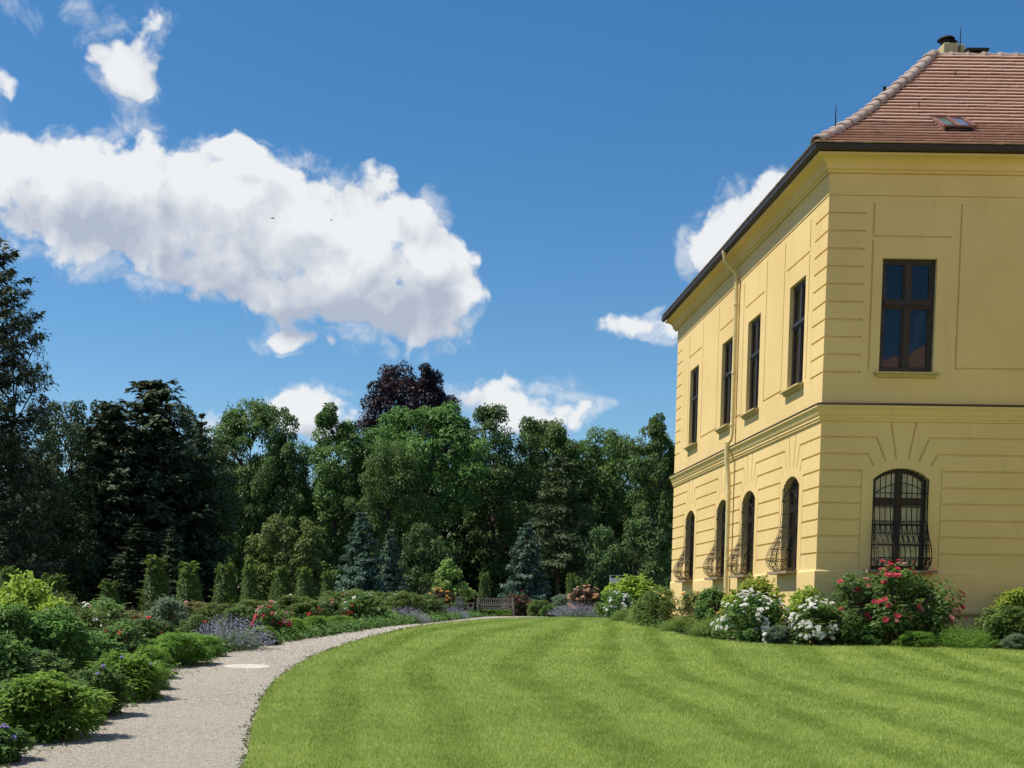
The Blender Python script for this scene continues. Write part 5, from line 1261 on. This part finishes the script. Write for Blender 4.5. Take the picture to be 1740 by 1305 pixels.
# weeds and overhanging leaves that blur the edges of path, lawn and beds
def edge_weeds():
    rs = np.random.RandomState(21); P = []
    for C, n, off, sp_ in ((ER, 2600, .0, .05), (EL, 1500, -.05, .10), (BED, 1200, .03, .06)):
        lim = len(C) - 1 if C is not BED else len(C) - 20
        k = (rs.rand(n) * lim).astype(int); t = rs.rand(n)[:, None]; q_ = C[k] * (1 - t) + C[k + 1] * t
        P.append(q_ + rs.normal(0, sp_, (n, 2)) * (rs.rand(n, 1) ** .5) + [off, 0])
    P = np.concatenate(P); n = len(P); m = 3
    P3 = np.repeat(np.concatenate([P, (g(P[:, 1]) + .012)[:, None]], 1), m, 0)
    a_ = rs.uniform(0, 2 * PI, n * m); U = np.stack([np.cos(a_), np.sin(a_), rs.uniform(.3, 1.6, n * m)], 1)
    L_ = rs.uniform(.03, .075, n * m) * np.clip(P3[:, 1] / 18, .8, 1.5)
    return leaves(rs, P3, unit(rs.normal(0, .5, U.shape) + [0, 0, 1]), unit(U), L_, L_ * .30, np.clip(rs.normal(.4, .25, n * m), 0, 1))
V, T = edge_weeds()
tag(obj('weeds', raw_mesh('weeds', V, quads(len(V) // 4), leaf_mat('edge_weed', (.040, .070, .014), (.150, .180, .045), .25), T)), label='uneven grass and weeds along the edges of path and lawn', cat='weeds', kind='stuff')
def litter():
    rs = np.random.RandomState(51); n = 2600
    k = (rs.rand(n) * (len(EL) - 60)).astype(int); P = EL[k] + np.abs(rs.normal(0, .16, (n, 1))) * np.array([[1, -.2]]) + rs.normal(0, .04, (n, 2)) - [.06, 0]
    k2 = rs.randint(0, len(ER) - 60, 500); t = rs.rand(500)[:, None]; P = np.concatenate([P, ELo[k2] * (1 - t) + ERj[k2] * t]); n = len(P)
    P3 = np.concatenate([P, (g(P[:, 1]) + .026)[:, None]], 1); a_ = rs.uniform(0, 2 * PI, n); U = np.stack([np.cos(a_), np.sin(a_), rs.uniform(-.1, .25, n)], 1)
    L_ = rs.uniform(.012, .038, n) * np.clip(P[:, 1] / 14, .8, 1.6); return leaves(rs, P3, unit(rs.normal(0, .25, U.shape) + [0, 0, 1]), unit(U), L_, L_ * .5, rs.rand(n))
V, T = litter()
tag(obj('leaf_litter', raw_mesh('leaf_litter', V, quads(len(V) // 4), leaf_mat('dry_leaf', (.16, .115, .05), (.42, .34, .17), .1), T)), label='dry leaves and petals scattered on the path', cat='leaf litter', kind='stuff')
# ivy-like ground cover under the shrubs so that the beds are not bare
def cover():
    rs = np.random.RandomState(31); P = []
    k = rs.randint(12, len(EL) - 30, 5200); wv = np.minimum(4.5, .18 * EL[k][:, 1] + .6)
    P.append(EL[k] + np.stack([-rs.rand(len(k)) * wv, rs.rand(len(k)) * wv * .5], 1))
    k = rs.randint(0, 90, 2600); P.append(BED[k] + np.stack([rs.rand(len(k)) * 1.6, rs.rand(len(k)) * 1.3], 1))
    k = rs.randint(60, len(EL) - 60, 5200); P.append(EL[k] + np.stack([-np.abs(rs.normal(0, .35, len(k))) + .04, rs.normal(0, .1, len(k))], 1))
    P = np.concatenate(P); P = P[(P[:, 0] < X0 - .1) | (P[:, 1] < D - .1)]; n = len(P); m = 4
    P3 = np.repeat(np.concatenate([P, g(P[:, 1])[:, None]], 1), m, 0) + np.abs(rs.normal(0, 1, (n * m, 3))) * [.06, .06, .10]
    a_ = rs.uniform(0, 2 * PI, n * m); U = np.stack([np.cos(a_), np.sin(a_), rs.uniform(-.2, 1., n * m)], 1); L_ = rs.uniform(.05, .11, n * m)
    return leaves(rs, P3, unit(rs.normal(0, .5, U.shape) + [0, 0, 1]), unit(U), L_, L_ * .55, np.clip(rs.normal(.35, .25, n * m), 0, 1))
V, T = cover()
tag(obj('ground_cover', raw_mesh('ground_cover', V, quads(len(V) // 4), LS['dark'], T)), label='low leafy ground cover between the shrubs of the beds', cat='ground cover', kind='stuff')

# ================================================================== BENCHES, SIGN, BIRDS
M_TEAK = plain('weathered_teak', (.24, .21, .175), .85, var=.25, scale=10)
def bench(label, x, y, rot, w=1.75):
    t = thing('park_bench', label, 'bench', (x, y, float(g(y)) + .01), rot, 'wooden benches at the end of the path')
    def P(name, f):
        mb = MB(); f(mb); return mb.build(name, M_TEAK, t, bevel=.004)
    w2 = w / 2
    for s_ in (-1, 1):
        P('leg', lambda mb: mb.box(s_ * w2 - .035, s_ * w2 + .035, -.30, -.23, 0, .60))
        P('leg', lambda mb: (mb.bar((s_ * w2, .20, 0), (s_ * w2, .20, .42), .07, .06), mb.bar((s_ * w2, .20, .42), (s_ * w2, .30, .90), .07, .06)))
        P('armrest', lambda mb: mb.box(s_ * w2 - .04, s_ * w2 + .04, -.34, .24, .602, .64))
    for k in range(5): P('seat_slat', lambda mb: mb.box(-w2 + .036, w2 - .036, -.29 + k * .105, -.20 + k * .105, .415, .44))
    P('apron', lambda mb: mb.box(-w2 + .036, w2 - .036, -.275, -.245, .33, .412))
    P('top_rail', lambda mb: mb.box(-w2 + .036, w2 - .036, .265, .305, .82, .90)); P('lower_rail', lambda mb: mb.box(-w2 + .036, w2 - .036, .20, .24, .50, .56))
    for k in range(17):
        x_ = -w2 + .10 + k * (w - .20) / 16; P('back_slat', lambda mb: mb.bar((x_, .222, .55), (x_, .287, .83), .045, .018))
    return t
bx_, by_ = gpt(842, 1047.4); bench('weathered wooden garden bench facing the lawn at the end of the path', float(at(842, 1040, 61.5)[0]), 61.5, 0)
bench('weathered wooden garden bench seen end-on left of the other bench', float(at(796, 1040, 56.5)[0]) - .15, 57.0, math.radians(78), 1.5)
sx0 = at(1037, 982, 62.0); sx1 = at(1066, 982, 62.0); gz = float(g(62))
M_WHITE = plain('white_sign_board', (.80, .80, .78), .5, var=.03); M_POLE = plain('galvanised_post', (.34, .35, .35), .45, .6)
t = thing('garden_sign', 'white board in a thin metal frame behind the yellow green shrub', 'sign', (sx0[0], 62.0, gz))
w_ = sx1[0] - sx0[0]; zt_ = sx0[2] - gz
mb = MB(); mb.box(.02, w_, -.012, .012, zt_ - .26, zt_); mb.build('board', M_WHITE, t)
for x in (0, w_ + .02):
    mb = MB(); mb.tube([(x, .02, -.1), (x, .02, zt_ + .14)], .016, 8); mb.build('post', M_WHITE if x == 0 else M_POLE, t)
mb = MB(); mb.tube([(0, .02, zt_ + .12), (w_ + .02, .02, zt_ + .12)], .014, 8); mb.build('crossbar', M_POLE, t)
M_BIRD = plain('dark_plumage', (.02, .02, .024), .8)
def bird(label, px, py, Y, span, flap, rot):
    p = at(px, py, Y); t = thing('bird', label, 'bird', tuple(p), rot, 'birds in the sky')
    rs = MB(); rs.lathe([(.004, -.5), (.05, -.36), (.075, -.1), (.07, .12), (.045, .28), (.05, .36), (.03, .44), (.004, .50)], n=8)
    me_ = rs.mesh('body', M_BIRD, smooth=True); me_.transform(Matrix.Rotation(PI / 2, 4, 'Y') @ Matrix.Scale(span * .6, 4)); obj('body', me_, t)
    for s_ in (-1, 1):
        mb = MB(); s = span / 2
        up = [(.10, 0, .02), (.02, s_ * .45, flap * .45), (-.10, s_ * 1.0, flap * .7), (-.16, s_ * .62, flap * .45), (-.14, s_ * .2, flap * .15), (-.14, 0, .02)]
        up = [(a_ * s * 1.4, b_ * s, c_ * s) for a_, b_, c_ in up]; lo = [(a_, b_, c_ - .012) for a_, b_, c_ in up]
        mb.add(up + lo, [(0, 1, 2, 3, 4, 5), tuple(range(11, 5, -1))] + [(k, (k + 1) % 6, 6 + (k + 1) % 6, 6 + k) for k in range(6)]); mb.build('wing', M_BIRD, t)
    mb = MB(); mb.prism([(-.24 * span, -.03 * span), (-.40 * span, -.07 * span), (-.40 * span, .07 * span), (-.24 * span, .03 * span)], lambda p_: (p_[0], p_[1], 0), lambda p_: (p_[0], p_[1], .01)); mb.build('tail', M_BIRD, t)
bird('larger dark bird flying before the big white cloud', 464, 371, 70, .40, .15, .5)
bird('smaller dark bird flying right of the larger one', 563, 375, 90, .36, .9, 2.4)
